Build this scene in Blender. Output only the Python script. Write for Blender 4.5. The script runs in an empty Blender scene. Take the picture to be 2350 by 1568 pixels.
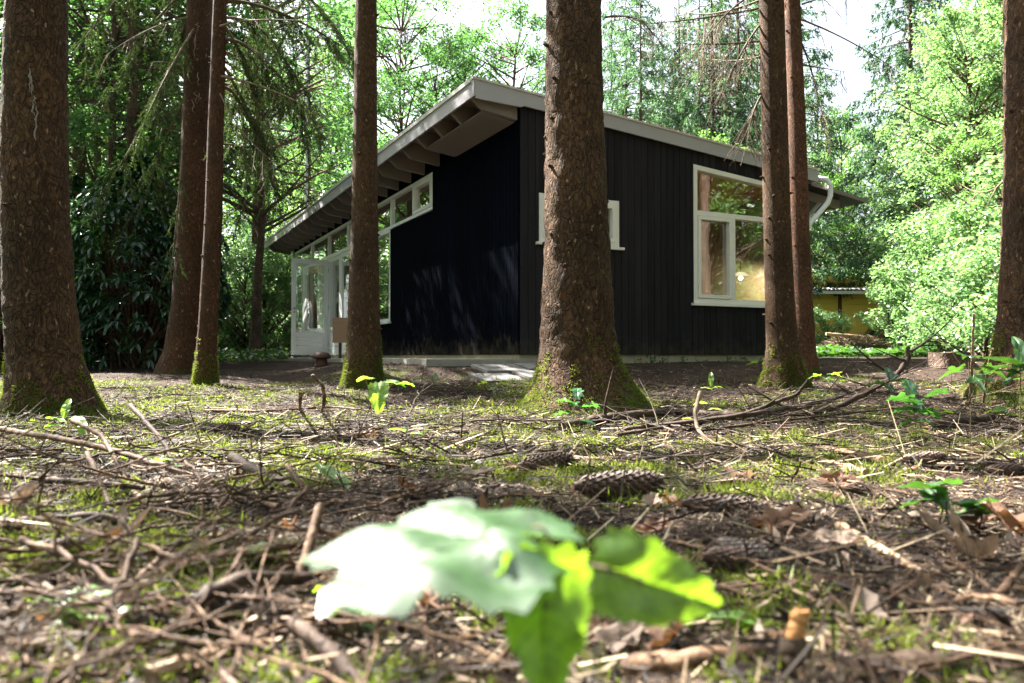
import bpy, math, random
import numpy as np
from mathutils import Vector, Matrix, noise as mnoise
R = math.radians
sc = bpy.context.scene
C = sc.collection
rng = np.random.default_rng(7)
random.seed(7)

# ------------------------------------------------------------------ camera, world, sun, exposure
F = 1800.0                      # focal length in pixels of a 2350 px wide picture (18 mm on 23.5 mm)
HOR = 818.0                     # row of the horizon in that picture
CZ = 0.40                       # eye height over the datum
TILT = math.atan((HOR - 784.0) / F)
cam = bpy.data.cameras.new('camera'); camo = bpy.data.objects.new('camera', cam); C.objects.link(camo)
cam.lens = 18.0; cam.sensor_width = 23.5; cam.clip_start = 0.02; cam.clip_end = 500
camo.location = (0, 0, CZ); camo.rotation_euler = (R(90) + TILT, 0, 0)
cam.dof.use_dof = True; cam.dof.focus_distance = 4.0; cam.dof.aperture_fstop = 5.0
sc.camera = camo

SUN_AZ = math.atan2(-0.80, 0.60)   # towards the sun, measured from +Y to +X (negative: left of the view)
SUN_EL = R(50)
w = bpy.data.worlds.new('World'); sc.world = w; w.use_nodes = True
nt = w.node_tree; bg = nt.nodes['Background']
sky = nt.nodes.new('ShaderNodeTexSky'); sky.sky_type = 'NISHITA'; sky.sun_disc = False
sky.sun_elevation = SUN_EL; sky.sun_rotation = SUN_AZ
sky.dust_density = 4.0; sky.air_density = 1.0; sky.ozone_density = 1.0
hz = nt.nodes.new('ShaderNodeHueSaturation'); hz.inputs['Saturation'].default_value = .55; hz.inputs['Value'].default_value = 1.12
nt.links.new(sky.outputs[0], hz.inputs['Color']); nt.links.new(hz.outputs[0], bg.inputs[0]); bg.inputs[1].default_value = 0.05
sl = bpy.data.lights.new('sun', 'SUN'); slo = bpy.data.objects.new('sun', sl); C.objects.link(slo)
sl.energy = 5.0; sl.angle = R(0.5); sl.color = (1.0, 0.965, 0.90)
sdir = Vector((math.sin(SUN_AZ) * math.cos(SUN_EL), math.cos(SUN_AZ) * math.cos(SUN_EL), math.sin(SUN_EL)))
slo.rotation_euler = sdir.to_track_quat('Z', 'Y').to_euler()
sc.view_settings.view_transform = 'Standard'; sc.view_settings.look = 'None'
sc.view_settings.exposure = 3.02; sc.view_settings.gamma = 1.0
sc.view_settings.use_curve_mapping = False
sc.cycles.max_bounces = 8; sc.cycles.diffuse_bounces = 2; sc.cycles.glossy_bounces = 3
sc.cycles.transmission_bounces = 6; sc.cycles.transparent_max_bounces = 12
sc.cycles.sample_clamp_indirect = 6.0

# ------------------------------------------------------------------ geometry helpers
def ray(xd, yd):
    u = (xd - 1175.0) / F; v = (784.0 - yd) / F
    f = math.cos(TILT) - v * math.sin(TILT); z = v * math.cos(TILT) + math.sin(TILT)
    return u / f, z / f            # per metre of forward distance
def at(xd, yd, Y):
    u, z = ray(xd, yd)
    return np.array((u * Y, Y, CZ + z * Y))

def _hash(ix, iy, s):
    h = (ix.astype(np.int64) * 374761393 + iy.astype(np.int64) * 668265263 + s * 1442695041) & 0x7fffffff
    h = ((h ^ (h >> 13)) * 1274126177) & 0x7fffffff
    return ((h ^ (h >> 16)) & 0xffff) / 65535.0
def vnoise(x, y, s=0):
    x = np.asarray(x, float); y = np.asarray(y, float)
    ix = np.floor(x); iy = np.floor(y); fx = x - ix; fy = y - iy
    fx = fx * fx * (3 - 2 * fx); fy = fy * fy * (3 - 2 * fy)
    a = _hash(ix, iy, s); b = _hash(ix + 1, iy, s); c = _hash(ix, iy + 1, s); d = _hash(ix + 1, iy + 1, s)
    return (a * (1 - fx) + b * fx) * (1 - fy) + (c * (1 - fx) + d * fx) * fy
def fbm(x, y, s=0, o=3):
    t = 0; a = .5; n = 0
    for k in range(o):
        t = t + a * vnoise(x * 2 ** k, y * 2 ** k, s + k * 17); n += a; a *= .5
    return t / n

HA = 26.66                                   # house heading
HX, HY = 0.0885, 8.85                        # near corner of the cabin
hu = np.array((math.cos(R(HA)), math.sin(R(HA)))); hw = np.array((-math.sin(R(HA)), math.cos(R(HA))))
def house_local(x, y):
    dx = x - HX; dy = y - HY
    return dx * hu[0] + dy * hu[1], dx * hw[0] + dy * hw[1]

def gz(x, y, fine=True):
    x = np.asarray(x, float); y = np.asarray(y, float)
    pr = np.interp(y, [-50, 0, 1, 2, 3, 5, 6.3, 7.3, 8.2, 9, 12, 70], [-.19, -.19, -.205, -.26, -.32, -.375, -.33, -.26, -.14, -.055, -.03, .1])
    pl = np.interp(y, [-50, 0, 1, 2, 3, 5, 6.3, 7.5, 9.6, 13, 20, 70], [-.19, -.19, -.205, -.26, -.32, -.385, -.33, -.26, -.19, -.10, -.08, .1])
    t = np.clip((x / np.maximum(y, .5) + .28) / .12, 0, 1); t = t * t * (3 - 2 * t)
    t = np.where(y < 4, 1, t)
    z = pl * (1 - t) + pr * t
    a, b = house_local(x, y)
    inside = np.clip(1 - np.maximum(np.maximum(-1.5 - a, a - 5), np.maximum(-.1 - b, b - 14)) / .8, 0, 1)
    z = z * (1 - inside) + -.085 * inside
    big = (fbm(x * .9, y * .9, 3) - .5) * .09 * (1 - inside)
    z = z + big * np.clip(np.abs(y) / 2, .25, 1)
    if fine:
        near = np.clip(1.2 - y / 9, .25, 1) * (1 - inside)
        z = z + (fbm(x * 7, y * 7, 11) - .5) * .06 * near + (fbm(x * 26, y * 26, 12, 2) - .5) * .014 * near
    return z + CZ
def moss_mask(x, y):
    m = fbm(x * 1.3, y * 1.3, 31, 3) * .6 + fbm(x * 5, y * 5, 37, 2) * .4
    m = (m - .475) / .09
    d = np.sqrt(x * x + y * y)
    m = m + np.interp(y, [0, 1.5, 3, 5.5, 7.5, 9], [-.1, .3, .7, .6, -.6, -3])
    return np.clip(m, 0, 1)
def ground_hit(xd, yd):
    u, z = ray(xd, yd)
    Y = np.linspace(.3, 14, 4000)
    zz = CZ + z * Y - gz(u * Y, Y)
    k = np.argmax(zz < 0)
    Yh = Y[k] if zz[k] < 0 else 9.0
    return np.array((u * Yh, Yh, float(gz(u * Yh, Yh))))

class NM:
    def __init__(s): s.V = []; s.Fs = []; s.n = 0
    def add(s, V, Fc, mat=0, smooth=False):
        V = np.asarray(V, float).reshape(-1, 3); Fc = np.asarray(Fc, np.int64)
        s.V.append(V); s.Fs.append((Fc + s.n, mat, smooth)); s.n += len(V)
    def mesh(s, name, mats):
        me = bpy.data.meshes.new(name)
        V = np.concatenate(s.V)
        L = np.concatenate([f.reshape(-1) for f, _, _ in s.Fs])
        tot = np.concatenate([np.full(len(f), f.shape[1]) for f, _, _ in s.Fs])
        mi = np.concatenate([np.full(len(f), m) for f, m, _ in s.Fs])
        sm = np.concatenate([np.full(len(f), b) for f, _, b in s.Fs])
        st = np.concatenate(([0], np.cumsum(tot)[:-1]))
        me.vertices.add(len(V)); me.vertices.foreach_set('co', V.astype(np.float32).ravel())
        me.loops.add(len(L)); me.loops.foreach_set('vertex_index', L.astype(np.int32))
        me.polygons.add(len(tot)); me.polygons.foreach_set('loop_start', st.astype(np.int32))
        me.polygons.foreach_set('material_index', mi.astype(np.int32))
        me.polygons.foreach_set('use_smooth', sm.astype(bool))
        for m in mats: me.materials.append(m)
        me.update(calc_edges=True); me.validate()
        return me
    def build(s, name, mats, parent=None, loc=None):
        if not isinstance(mats, (list, tuple)): mats = [mats]
        o = bpy.data.objects.new(name, s.mesh(name, mats)); C.objects.link(o)
        if parent is not None: o.parent = parent
        if loc is not None: o.location = loc
        return o
    # shapes
    def box(s, x0, x1, y0, y1, z0, z1, mat=0):
        s.hexa([(x0, y0, z0), (x1, y0, z0), (x1, y1, z0), (x0, y1, z0), (x0, y0, z1), (x1, y0, z1), (x1, y1, z1), (x0, y1, z1)], mat)
    def hexa(s, P, mat=0):
        s.add(P, [(0, 3, 2, 1), (4, 5, 6, 7), (0, 1, 5, 4), (1, 2, 6, 5), (2, 3, 7, 6), (3, 0, 4, 7)], mat)
    def tube(s, P, rad, seg=8, mat=0, smooth=True, cap=True, jitter=0.0):
        P = np.asarray(P, float); n = len(P)
        rad = np.full(n, rad) if np.isscalar(rad) else np.asarray(rad, float)
        T = np.gradient(P, axis=0); T /= np.maximum(np.linalg.norm(T, axis=1, keepdims=True), 1e-9)
        up = np.array((0, 0, 1.)) if abs(T[0][2]) < .9 else np.array((1., 0, 0))
        U = np.zeros_like(P); W = np.zeros_like(P)
        u = np.cross(T[0], up); u /= np.linalg.norm(u)
        for i in range(n):
            u = u - T[i] * np.dot(u, T[i]); u /= max(np.linalg.norm(u), 1e-9)
            U[i] = u; W[i] = np.cross(T[i], u)
        a = np.arange(seg) * 2 * math.pi / seg
        rr = rad[:, None] * (1 + (rng.random((n, seg)) - .5) * jitter * 2)
        V = P[:, None, :] + rr[..., None] * (np.cos(a)[None, :, None] * U[:, None, :] + np.sin(a)[None, :, None] * W[:, None, :])
        i = np.arange(n - 1)[:, None] * seg; j = np.arange(seg)[None, :]; j2 = (j + 1) % seg
        Fc = np.stack([i + j, i + j2, i + seg + j2, i + seg + j], -1).reshape(-1, 4)
        s.add(V, Fc, mat, smooth)
        if cap:
            V2 = V.reshape(-1, 3)
            for k, c in ((0, P[0]), (n - 1, P[-1])):
                ring = V2[k * seg:(k + 1) * seg]
                f = [(seg, (q + 1) % seg, q) if k == 0 else (seg, q, (q + 1) % seg) for q in range(seg)]
                s.add(np.vstack([ring, c]), f, mat, False)
    def lathe(s, prof, seg=24, mat=0, c=(0, 0, 0)):
        n = len(prof); a = np.arange(seg) * 2 * math.pi / seg
        V = np.array([[(c[0] + r * math.cos(t), c[1] + r * math.sin(t), c[2] + z) for t in a] for r, z in prof]).reshape(-1, 3)
        i = np.arange(n - 1)[:, None] * seg; j = np.arange(seg)[None, :]; j2 = (j + 1) % seg
        s.add(V, np.stack([i + j, i + j2, i + seg + j2, i + seg + j], -1).reshape(-1, 4), mat, True)
    def quads(s, p, d, sd, L, W, mat=0, mid=.5):
        """rhombic leaves: p base, d direction, sd side (unit), L length, W width, all arrays"""
        n = len(p); L = np.broadcast_to(L, n)[:, None]; W = np.broadcast_to(W, n)[:, None]
        V = np.stack([p, p + d * L * mid + sd * W * .5, p + d * L, p + d * L * mid - sd * W * .5], 1)
        s.add(V, np.arange(n * 4).reshape(n, 4), mat)
    def tris(s, p, d, sd, L, W, mat=0):
        n = len(p); L = np.broadcast_to(L, n)[:, None]; W = np.broadcast_to(W, n)[:, None]
        V = np.stack([p - sd * W * .5, p + sd * W * .5, p + d * L], 1)
        s.add(V, np.arange(n * 3).reshape(n, 3), mat)
    def sticks(s, A, B, r, mat=0):
        n = len(A); d = B - A; d /= np.maximum(np.linalg.norm(d, axis=1, keepdims=True), 1e-9)
        u = np.cross(d, np.array((0, 0, 1.))) + 1e-4; u /= np.linalg.norm(u, axis=1, keepdims=True)
        v = np.cross(d, u); r = np.broadcast_to(r, n)[:, None]
        o = [u * r, (-.5 * u + .87 * v) * r, (-.5 * u - .87 * v) * r]
        V = np.stack([A + o[0], A + o[1], A + o[2], B + o[0] * .7, B + o[1] * .7, B + o[2] * .7], 1)
        b = np.arange(n)[:, None, None] * 6
        f = np.array([(0, 1, 4, 3), (1, 2, 5, 4), (2, 0, 3, 5)])[None]
        s.add(V, (b + f).reshape(-1, 4), mat)

def rdir(n, r=rng):
    v = r.normal(size=(n, 3)); return v / np.linalg.norm(v, axis=1, keepdims=True)
def nrm(v): return v / np.maximum(np.linalg.norm(v, axis=1, keepdims=True), 1e-9)

def tag(o, label=None, cat=None, group=None, kind=None):
    if label: o['label'] = label
    if cat: o['category'] = cat
    if group: o['group'] = group
    if kind: o['kind'] = kind
    return o
def empty(name, loc, rz=0, label=None, cat=None, group=None):
    o = bpy.data.objects.new(name, None); C.objects.link(o); o.empty_display_size = .2
    o.location = tuple(loc); o.rotation_euler = (0, 0, rz)
    return tag(o, label, cat, group)
def copy_tree(o, parent=None):
    c = o.copy(); C.objects.link(c); c.parent = parent
    for ch in o.children: copy_tree(ch, c)
    return c

# ------------------------------------------------------------------ materials
def newmat(name):
    m = bpy.data.materials.new(name); m.use_nodes = True
    m.node_tree.nodes.clear()
    return m, m.node_tree.nodes, m.node_tree.links
def node(N, t, **kw):
    n = N.new(t)
    for k, v in kw.items(): setattr(n, k, v)
    return n
def ramp(N, stops):
    r = N.new('ShaderNodeValToRGB'); e = r.color_ramp.elements
    while len(e) > 1: e.remove(e[-1])
    e[0].position = stops[0][0]; e[0].color = (*stops[0][1], 1)
    for p, c in stops[1:]:
        q = e.new(p); q.color = (*c, 1)
    return r
def mixc(N, L, fac, a, b, bt='MIX'):
    m = N.new('ShaderNodeMix'); m.data_type = 'RGBA'; m.blend_type = bt
    for i, v in ((0, fac), (6, a), (7, b)):
        if isinstance(v, (int, float)): m.inputs[i].default_value = v
        elif isinstance(v, tuple): m.inputs[i].default_value = (*v, 1)
        else: L.new(v, m.inputs[i])
    return m.outputs[2]
def coords(N, L, scale=(1, 1, 1), obj=True):
    tc = N.new('ShaderNodeTexCoord'); mp = N.new('ShaderNodeMapping'); mp.inputs[3].default_value = scale
    L.new(tc.outputs['Object' if obj else 'Generated'], mp.inputs[0]); return mp.outputs[0]
def noise(N, L, vec, scale, detail=4, rough=.6):
    n = N.new('ShaderNodeTexNoise'); n.inputs['Scale'].default_value = scale
    n.inputs['Detail'].default_value = detail; n.inputs['Roughness'].default_value = rough
    L.new(vec, n.inputs['Vector']); return n.outputs['Fac']
def finish(N, L, bsdf): 
    o = N.new('ShaderNodeOutputMaterial'); L.new(bsdf, o.inputs[0])
def principled(N, L, col, rough=.8, spec=.3, normal=None, metal=0):
    b = N.new('ShaderNodeBsdfPrincipled')
    if isinstance(col, tuple): b.inputs['Base Color'].default_value = (*col, 1)
    else: L.new(col, b.inputs['Base Color'])
    if isinstance(rough, float): b.inputs['Roughness'].default_value = rough
    else: L.new(rough, b.inputs['Roughness'])
    b.inputs['Specular IOR Level'].default_value = spec; b.inputs['Metallic'].default_value = metal
    if normal is not None: L.new(normal, b.inputs['Normal'])
    return b.outputs[0]
def bump(N, L, h, dist=.01, strength=1.0):
    b = N.new('ShaderNodeBump'); b.inputs['Distance'].default_value = dist; b.inputs['Strength'].default_value = strength
    L.new(h, b.inputs['Height']); return b.outputs[0]

def paint(name, col, var=.15, rough=.6, spec=.4, scale=6, dirt=(.5, .45, .35), bd=.002, stretch=(1, 1, 1)):
    m, N, L = newmat(name); v = coords(N, L, stretch)
    n = noise(N, L, v, scale); n2 = noise(N, L, v, scale * 9, 3)
    c = mixc(N, L, n, tuple(x * (1 - var) for x in col), tuple(min(1, x * (1 + var)) for x in col))
    mm = N.new('ShaderNodeMath'); mm.operation = 'GREATER_THAN'; L.new(n2, mm.inputs[0]); mm.inputs[1].default_value = .66
    mu = N.new('ShaderNodeMath'); mu.operation = 'MULTIPLY'; L.new(mm.outputs[0], mu.inputs[0]); mu.inputs[1].default_value = .25
    c = mixc(N, L, mu.outputs[0], c, tuple(a * b for a, b in zip(col, dirt)))
    finish(N, L, principled(N, L, c, rough, spec, bump(N, L, n2, bd))); return m

def leafmat(name, a, b, trans, tf=.45, gloss=.04, rough=.45):
    """thin leaf: diffuse + translucent, one tint per leaf"""
    m, N, L = newmat(name)
    g = N.new('ShaderNodeNewGeometry'); oi = N.new('ShaderNodeObjectInfo')
    c = mixc(N, L, g.outputs['Random Per Island'], a, b)
    hs = N.new('ShaderNodeHueSaturation'); L.new(c, hs.inputs['Color'])
    mr = N.new('ShaderNodeMapRange'); L.new(oi.outputs['Random'], mr.inputs[0]); mr.inputs[3].default_value = .8; mr.inputs[4].default_value = 1.2
    L.new(mr.outputs[0], hs.inputs['Value'])
    d = N.new('ShaderNodeBsdfDiffuse'); L.new(hs.outputs[0], d.inputs[0])
    t = N.new('ShaderNodeBsdfTranslucent')
    tc = mixc(N, L, g.outputs['Random Per Island'], tuple(x * .75 for x in trans), trans); L.new(tc, t.inputs[0])
    ms = N.new('ShaderNodeMixShader'); ms.inputs[0].default_value = tf; L.new(d.outputs[0], ms.inputs[1]); L.new(t.outputs[0], ms.inputs[2])
    gl = N.new('ShaderNodeBsdfGlossy'); gl.inputs['Roughness'].default_value = rough; gl.inputs[0].default_value = (1, 1, 1, 1)
    m2 = N.new('ShaderNodeMixShader'); m2.inputs[0].default_value = gloss; L.new(ms.outputs[0], m2.inputs[1]); L.new(gl.outputs[0], m2.inputs[2])
    finish(N, L, m2.outputs[0]); return m

def barkmat(name, dark, mid, light, sc_=22, moss=None, stretch=.55, depth=.02):
    m, N, L = newmat(name); v = coords(N, L, (1, 1, stretch))
    nn = N.new('ShaderNodeTexNoise'); nn.inputs['Scale'].default_value = 9; L.new(v, nn.inputs['Vector'])
    dv = N.new('ShaderNodeVectorMath'); dv.operation = 'MULTIPLY_ADD'; L.new(nn.outputs['Color'], dv.inputs[0]); dv.inputs[1].default_value = (.16,) * 3; L.new(v, dv.inputs[2])
    vo = N.new('ShaderNodeTexVoronoi'); vo.feature = 'DISTANCE_TO_EDGE'; vo.inputs['Scale'].default_value = sc_; L.new(dv.outputs[0], vo.inputs['Vector'])
    vc = N.new('ShaderNodeTexVoronoi'); vc.inputs['Scale'].default_value = sc_; L.new(dv.outputs[0], vc.inputs['Vector'])
    fine = noise(N, L, v, 60, 4, .7); big = noise(N, L, v, 2.2, 3)
    sep = N.new('ShaderNodeSeparateColor'); L.new(vc.outputs['Color'], sep.inputs[0])
    r1 = ramp(N, [(.0, dark), (.05, mid), (.3, mid), (1, light)]); L.new(vo.outputs[0], r1.inputs[0])
    c = mixc(N, L, sep.outputs[0], r1.outputs[0], light); c = mixc(N, L, .5, r1.outputs[0], c)
    rb = ramp(N, [(.3, (.55, .55, .55)), (.7, (1.25, 1.2, 1.15))]); L.new(big, rb.inputs[0]); c = mixc(N, L, 1.0, c, rb.outputs[0], 'MULTIPLY')
    rf = ramp(N, [(.35, (.5, .5, .5)), (.65, (1.35, 1.3, 1.2))]); L.new(fine, rf.inputs[0]); c = mixc(N, L, 1.0, c, rf.outputs[0], 'MULTIPLY')
    # greyish lichen flecks
    fl = noise(N, L, v, 30, 2); rl = ramp(N, [(.66, (0, 0, 0)), (.72, (1, 1, 1))]); L.new(fl, rl.inputs[0])
    c = mixc(N, L, rl.outputs[0], c, tuple(min(1, x * 1.5 + .03) for x in light))
    if moss is not None:
        sx = N.new('ShaderNodeSeparateXYZ'); tc = N.new('ShaderNodeTexCoord'); L.new(tc.outputs['Object'], sx.inputs[0])
        mn = noise(N, L, tc.outputs['Object'], 5, 5, .7)
        mr = N.new('ShaderNodeMapRange'); L.new(sx.outputs[2], mr.inputs[0]); mr.inputs[1].default_value = 0; mr.inputs[2].default_value = moss
        mr.inputs[3].default_value = .10; mr.inputs[4].default_value = -.36
        ad = N.new('ShaderNodeMath'); ad.operation = 'ADD'; L.new(mn, ad.inputs[0]); L.new(mr.outputs[0], ad.inputs[1])
        rm = ramp(N, [(.5, (0, 0, 0)), (.62, (1, 1, 1))]); L.new(ad.outputs[0], rm.inputs[0])
        mc = mixc(N, L, fine, (.02, .035, .006), (.11, .14, .02))
        c = mixc(N, L, rm.outputs[0], c, mc)
    rh = ramp(N, [(0, (0, 0, 0)), (.12, (.8, .8, .8)), (1, (1, 1, 1))]); L.new(vo.outputs[0], rh.inputs[0])
    h = mixc(N, L, .35, rh.outputs[0], fine); h = mixc(N, L, .3, h, vc.outputs['Distance'])
    finish(N, L, principled(N, L, c, .9, .25, bump(N, L, h, depth))); return m

def islandmat(name, cols, rough=.8, spec=.25, bd=0):
    m, N, L = newmat(name); g = N.new('ShaderNodeNewGeometry')
    k = len(cols); r = ramp(N, [((i / max(1, k - 1)) ** .7, c) for i, c in enumerate(cols)]); r.color_ramp.interpolation = 'LINEAR'
    L.new(g.outputs['Random Per Island'], r.inputs[0]); c = r.outputs[0]
    v = coords(N, L); n = noise(N, L, v, 90, 2); rf = ramp(N, [(.35, (.6, .6, .6)), (.65, (1.2, 1.2, 1.2))]); L.new(n, rf.inputs[0])
    c = mixc(N, L, 1.0, c, rf.outputs[0], 'MULTIPLY')
    finish(N, L, principled(N, L, c, rough, spec)); return m

def twigmat(name, a, b, c3, scale=50):
    m, N, L = newmat(name); v = coords(N, L); n = noise(N, L, v, scale, 5, .75); n2 = noise(N, L, v, 7, 3)
    oi = N.new('ShaderNodeObjectInfo')
    r = ramp(N, [(.3, a), (.52, b), (.72, c3)]); L.new(n, r.inputs[0])
    rr = ramp(N, [(.3, (.6, .55, .5)), (.7, (1.3, 1.25, 1.2))]); L.new(n2, rr.inputs[0])
    c = mixc(N, L, 1.0, r.outputs[0], rr.outputs[0], 'MULTIPLY')
    r2 = ramp(N, [(0, (.65, .6, .55)), (1, (1.3, 1.3, 1.3))]); L.new(oi.outputs['Random'], r2.inputs[0])
    c = mixc(N, L, 1.0, c, r2.outputs[0], 'MULTIPLY')
    finish(N, L, principled(N, L, c, .75, .3, bump(N, L, n, .003))); return m

def glassmat(name, tint=(.92, .95, .95)):
    m, N, L = newmat(name)
    fr = N.new('ShaderNodeFresnel'); fr.inputs[0].default_value = 1.75
    t = N.new('ShaderNodeBsdfTransparent'); t.inputs[0].default_value = (*tint, 1)
    g = N.new('ShaderNodeBsdfGlossy'); g.inputs['Roughness'].default_value = .0; g.inputs[0].default_value = (1, 1, 1, 1)
    v = coords(N, L); n = noise(N, L, v, 1.3, 1); L.new(bump(N, L, n, .01, .35), g.inputs['Normal'])
    mr = N.new('ShaderNodeMapRange'); L.new(fr.outputs[0], mr.inputs[0]); mr.inputs[1].default_value = 0; mr.inputs[2].default_value = .6
    mr.inputs[3].default_value = .50; mr.inputs[4].default_value = .95
    gb = N.new('ShaderNodeNewGeometry'); inv = N.new('ShaderNodeMath'); inv.operation = 'SUBTRACT'; inv.inputs[0].default_value = 1; L.new(gb.outputs['Backfacing'], inv.inputs[1])
    mb = N.new('ShaderNodeMath'); mb.operation = 'MULTIPLY'; L.new(mr.outputs[0], mb.inputs[0]); L.new(inv.outputs[0], mb.inputs[1])
    ms = N.new('ShaderNodeMixShader'); L.new(mb.outputs[0], ms.inputs[0]); L.new(t.outputs[0], ms.inputs[1]); L.new(g.outputs[0], ms.inputs[2])
    finish(N, L, ms.outputs[0]); return m

M = {}
M['bark'] = barkmat('bark_spruce', (.022, .012, .007), (.062, .034, .017), (.16, .092, .048), 30, moss=.42, depth=.03)
M['bark_fine'] = barkmat('bark_spruce_young', (.017, .009, .005), (.062, .034, .017), (.125, .073, .040), 60, moss=.30, depth=.007)
M['bark_maroon'] = barkmat('bark_spruce_maroon', (.018, .009, .005), (.062, .030, .016), (.12, .062, .035), 50, moss=.2, depth=.008)
M['bark_red'] = barkmat('bark_spruce_red', (.03, .014, .009), (.105, .05, .029), (.19, .10, .065), 50, moss=.22, depth=.008)
M['bark_far'] = barkmat('bark_far', (.03, .02, .015), (.09, .06, .045), (.17, .12, .09), 14)
M['needle'] = leafmat('needles_dark', (.012, .032, .012), (.035, .07, .018), (.07, .13, .02), .33, .02)
M['needle_far'] = leafmat('needles_blue', (.022, .065, .038), (.06, .125, .065), (.16, .32, .11), .4, .03)
M['needle_deep'] = leafmat('needles_deep', (.02, .06, .035), (.05, .11, .055), (.10, .22, .07), .35, .03)
M['leaf'] = leafmat('leaf_bright', (.02, .07, .02), (.075, .16, .04), (.22, .43, .08), .55, .05)
M['leaf_dark'] = leafmat('leaf_oak', (.025, .08, .03), (.06, .14, .04), (.15, .36, .07), .45, .05)
M['leaf_lime'] = leafmat('leaf_lime', (.04, .12, .04), (.13, .24, .09), (.28, .48, .14), .5, .06)
M['rhodo'] = leafmat('leaf_rhododendron', (.008, .035, .014), (.022, .07, .02), (.06, .18, .02), .2, .05, .35)
M['ivy'] = leafmat('leaf_ivy', (.014, .05, .014), (.045, .11, .025), (.14, .34, .03), .3, .08, .35)
M['seedling'] = leafmat('leaf_seedling', (.07, .17, .02), (.12, .25, .03), (.38, .62, .04), .55, .06)
M['near_leaf'] = leafmat('leaf_maple_upper', (.035, .095, .028), (.04, .10, .031), (.30, .52, .04), .35, .08, .42)
M['seedling_near'] = leafmat('leaf_maple_under', (.07, .17, .02), (.12, .25, .03), (.34, .58, .03), .55, .04)
M['vein'] = leafmat('leaf_vein', (.06, .14, .03), (.07, .15, .03), (.16, .28, .03), .4, .04)
for nm_ in ('near_leaf', 'seedling_near'):       # blemishes and uneven tint on the leaves nearest the lens
    nt_ = M[nm_].node_tree; N_, L_ = nt_.nodes, nt_.links
    hs_ = [n_ for n_ in N_ if n_.type == 'HUE_SAT'][0]; tr_ = [n_ for n_ in N_ if n_.type == 'BSDF_TRANSLUCENT'][0]
    v_ = coords(N_, L_); a_ = noise(N_, L_, v_, 120, 4, .7); r_ = ramp(N_, [(.36, (.45, .5, .35)), (.5, (.95, 1, .95)), (.7, (1.1, 1.05, 1))]); L_.new(a_, r_.inputs[0])
    for sk in ([l_ for l_ in L_ if l_.to_node == tr_ and l_.to_socket.name == 'Color'] + [l_ for l_ in L_ if l_.to_node.type == 'BSDF_DIFFUSE' and l_.to_socket.name == 'Color']):
        src, dst = sk.from_socket, sk.to_socket; L_.new(mixc(N_, L_, .8, src, r_.outputs[0], 'MULTIPLY'), dst)
M['holly'] = leafmat('leaf_holly', (.02, .08, .03), (.04, .13, .035), (.12, .35, .04), .4, .12, .2)
M['moss'] = leafmat('moss_shoots', (.05, .085, .012), (.22, .26, .04), (.26, .33, .04), .4, .01)
M['litter'] = islandmat('needle_litter', [(.008, .005, .004), (.022, .013, .009), (.06, .035, .021), (.20, .135, .082), (.62, .49, .33)], .7, .3)
M['chips'] = islandmat('bark_chips', [(.02, .010, .007), (.055, .028, .018), (.12, .07, .05), (.36, .28, .22)], .8)
M['twig'] = twigmat('twig_bark', (.028, .017, .012), (.090, .052, .031), (.34, .235, .145))
M['branch'] = twigmat('branch_bark', (.018, .012, .009), (.055, .036, .026), (.13, .095, .07), 35)
M['pale_wood'] = twigmat('split_wood', (.16, .10, .06), (.33, .23, .15), (.5, .38, .27), 25)
M['orange_wood'] = twigmat('torn_wood', (.16, .07, .025), (.34, .16, .06), (.45, .25, .11), 25)
M['grey_twig'] = twigmat('dead_twig', (.07, .05, .035), (.17, .13, .09), (.28, .23, .16), 25)
M['cone'] = islandmat('cone_scale', [(.03, .015, .011), (.07, .036, .025), (.13, .08, .055)], .6, .35)
M['cone_grey'] = islandmat('cone_scale_grey', [(.05, .035, .03), (.11, .08, .07), (.2, .16, .14)], .6, .3)
def deadleaf(name, a, b, tr):
    m, N, L = newmat(name); v = coords(N, L); n = noise(N, L, v, 45, 4, .7)
    c = mixc(N, L, n, a, b)
    p = principled(N, L, c, .7, .3, bump(N, L, n, .004))
    t = N.new('ShaderNodeBsdfTranslucent'); t.inputs[0].default_value = (*tr, 1)
    ms = N.new('ShaderNodeMixShader'); ms.inputs[0].default_value = .2; L.new(p, ms.inputs[1]); L.new(t.outputs[0], ms.inputs[2])
    finish(N, L, ms.outputs[0]); return m
M['dead_pale'] = deadleaf('dead_leaf_pale', (.20, .14, .105), (.40, .31, .25), (.4, .25, .15))
M['dead_brown'] = deadleaf('dead_leaf_brown', (.10, .05, .03), (.22, .12, .075), (.4, .18, .06))
M['white'] = paint('white_paint', (.86, .86, .85), .04, .4, .5, 4, (.85, .83, .78), .0006)
M['cream'] = paint('cream_paint', (.88, .86, .79), .04, .4, .5, 4, (.85, .8, .7), .0006)
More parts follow.
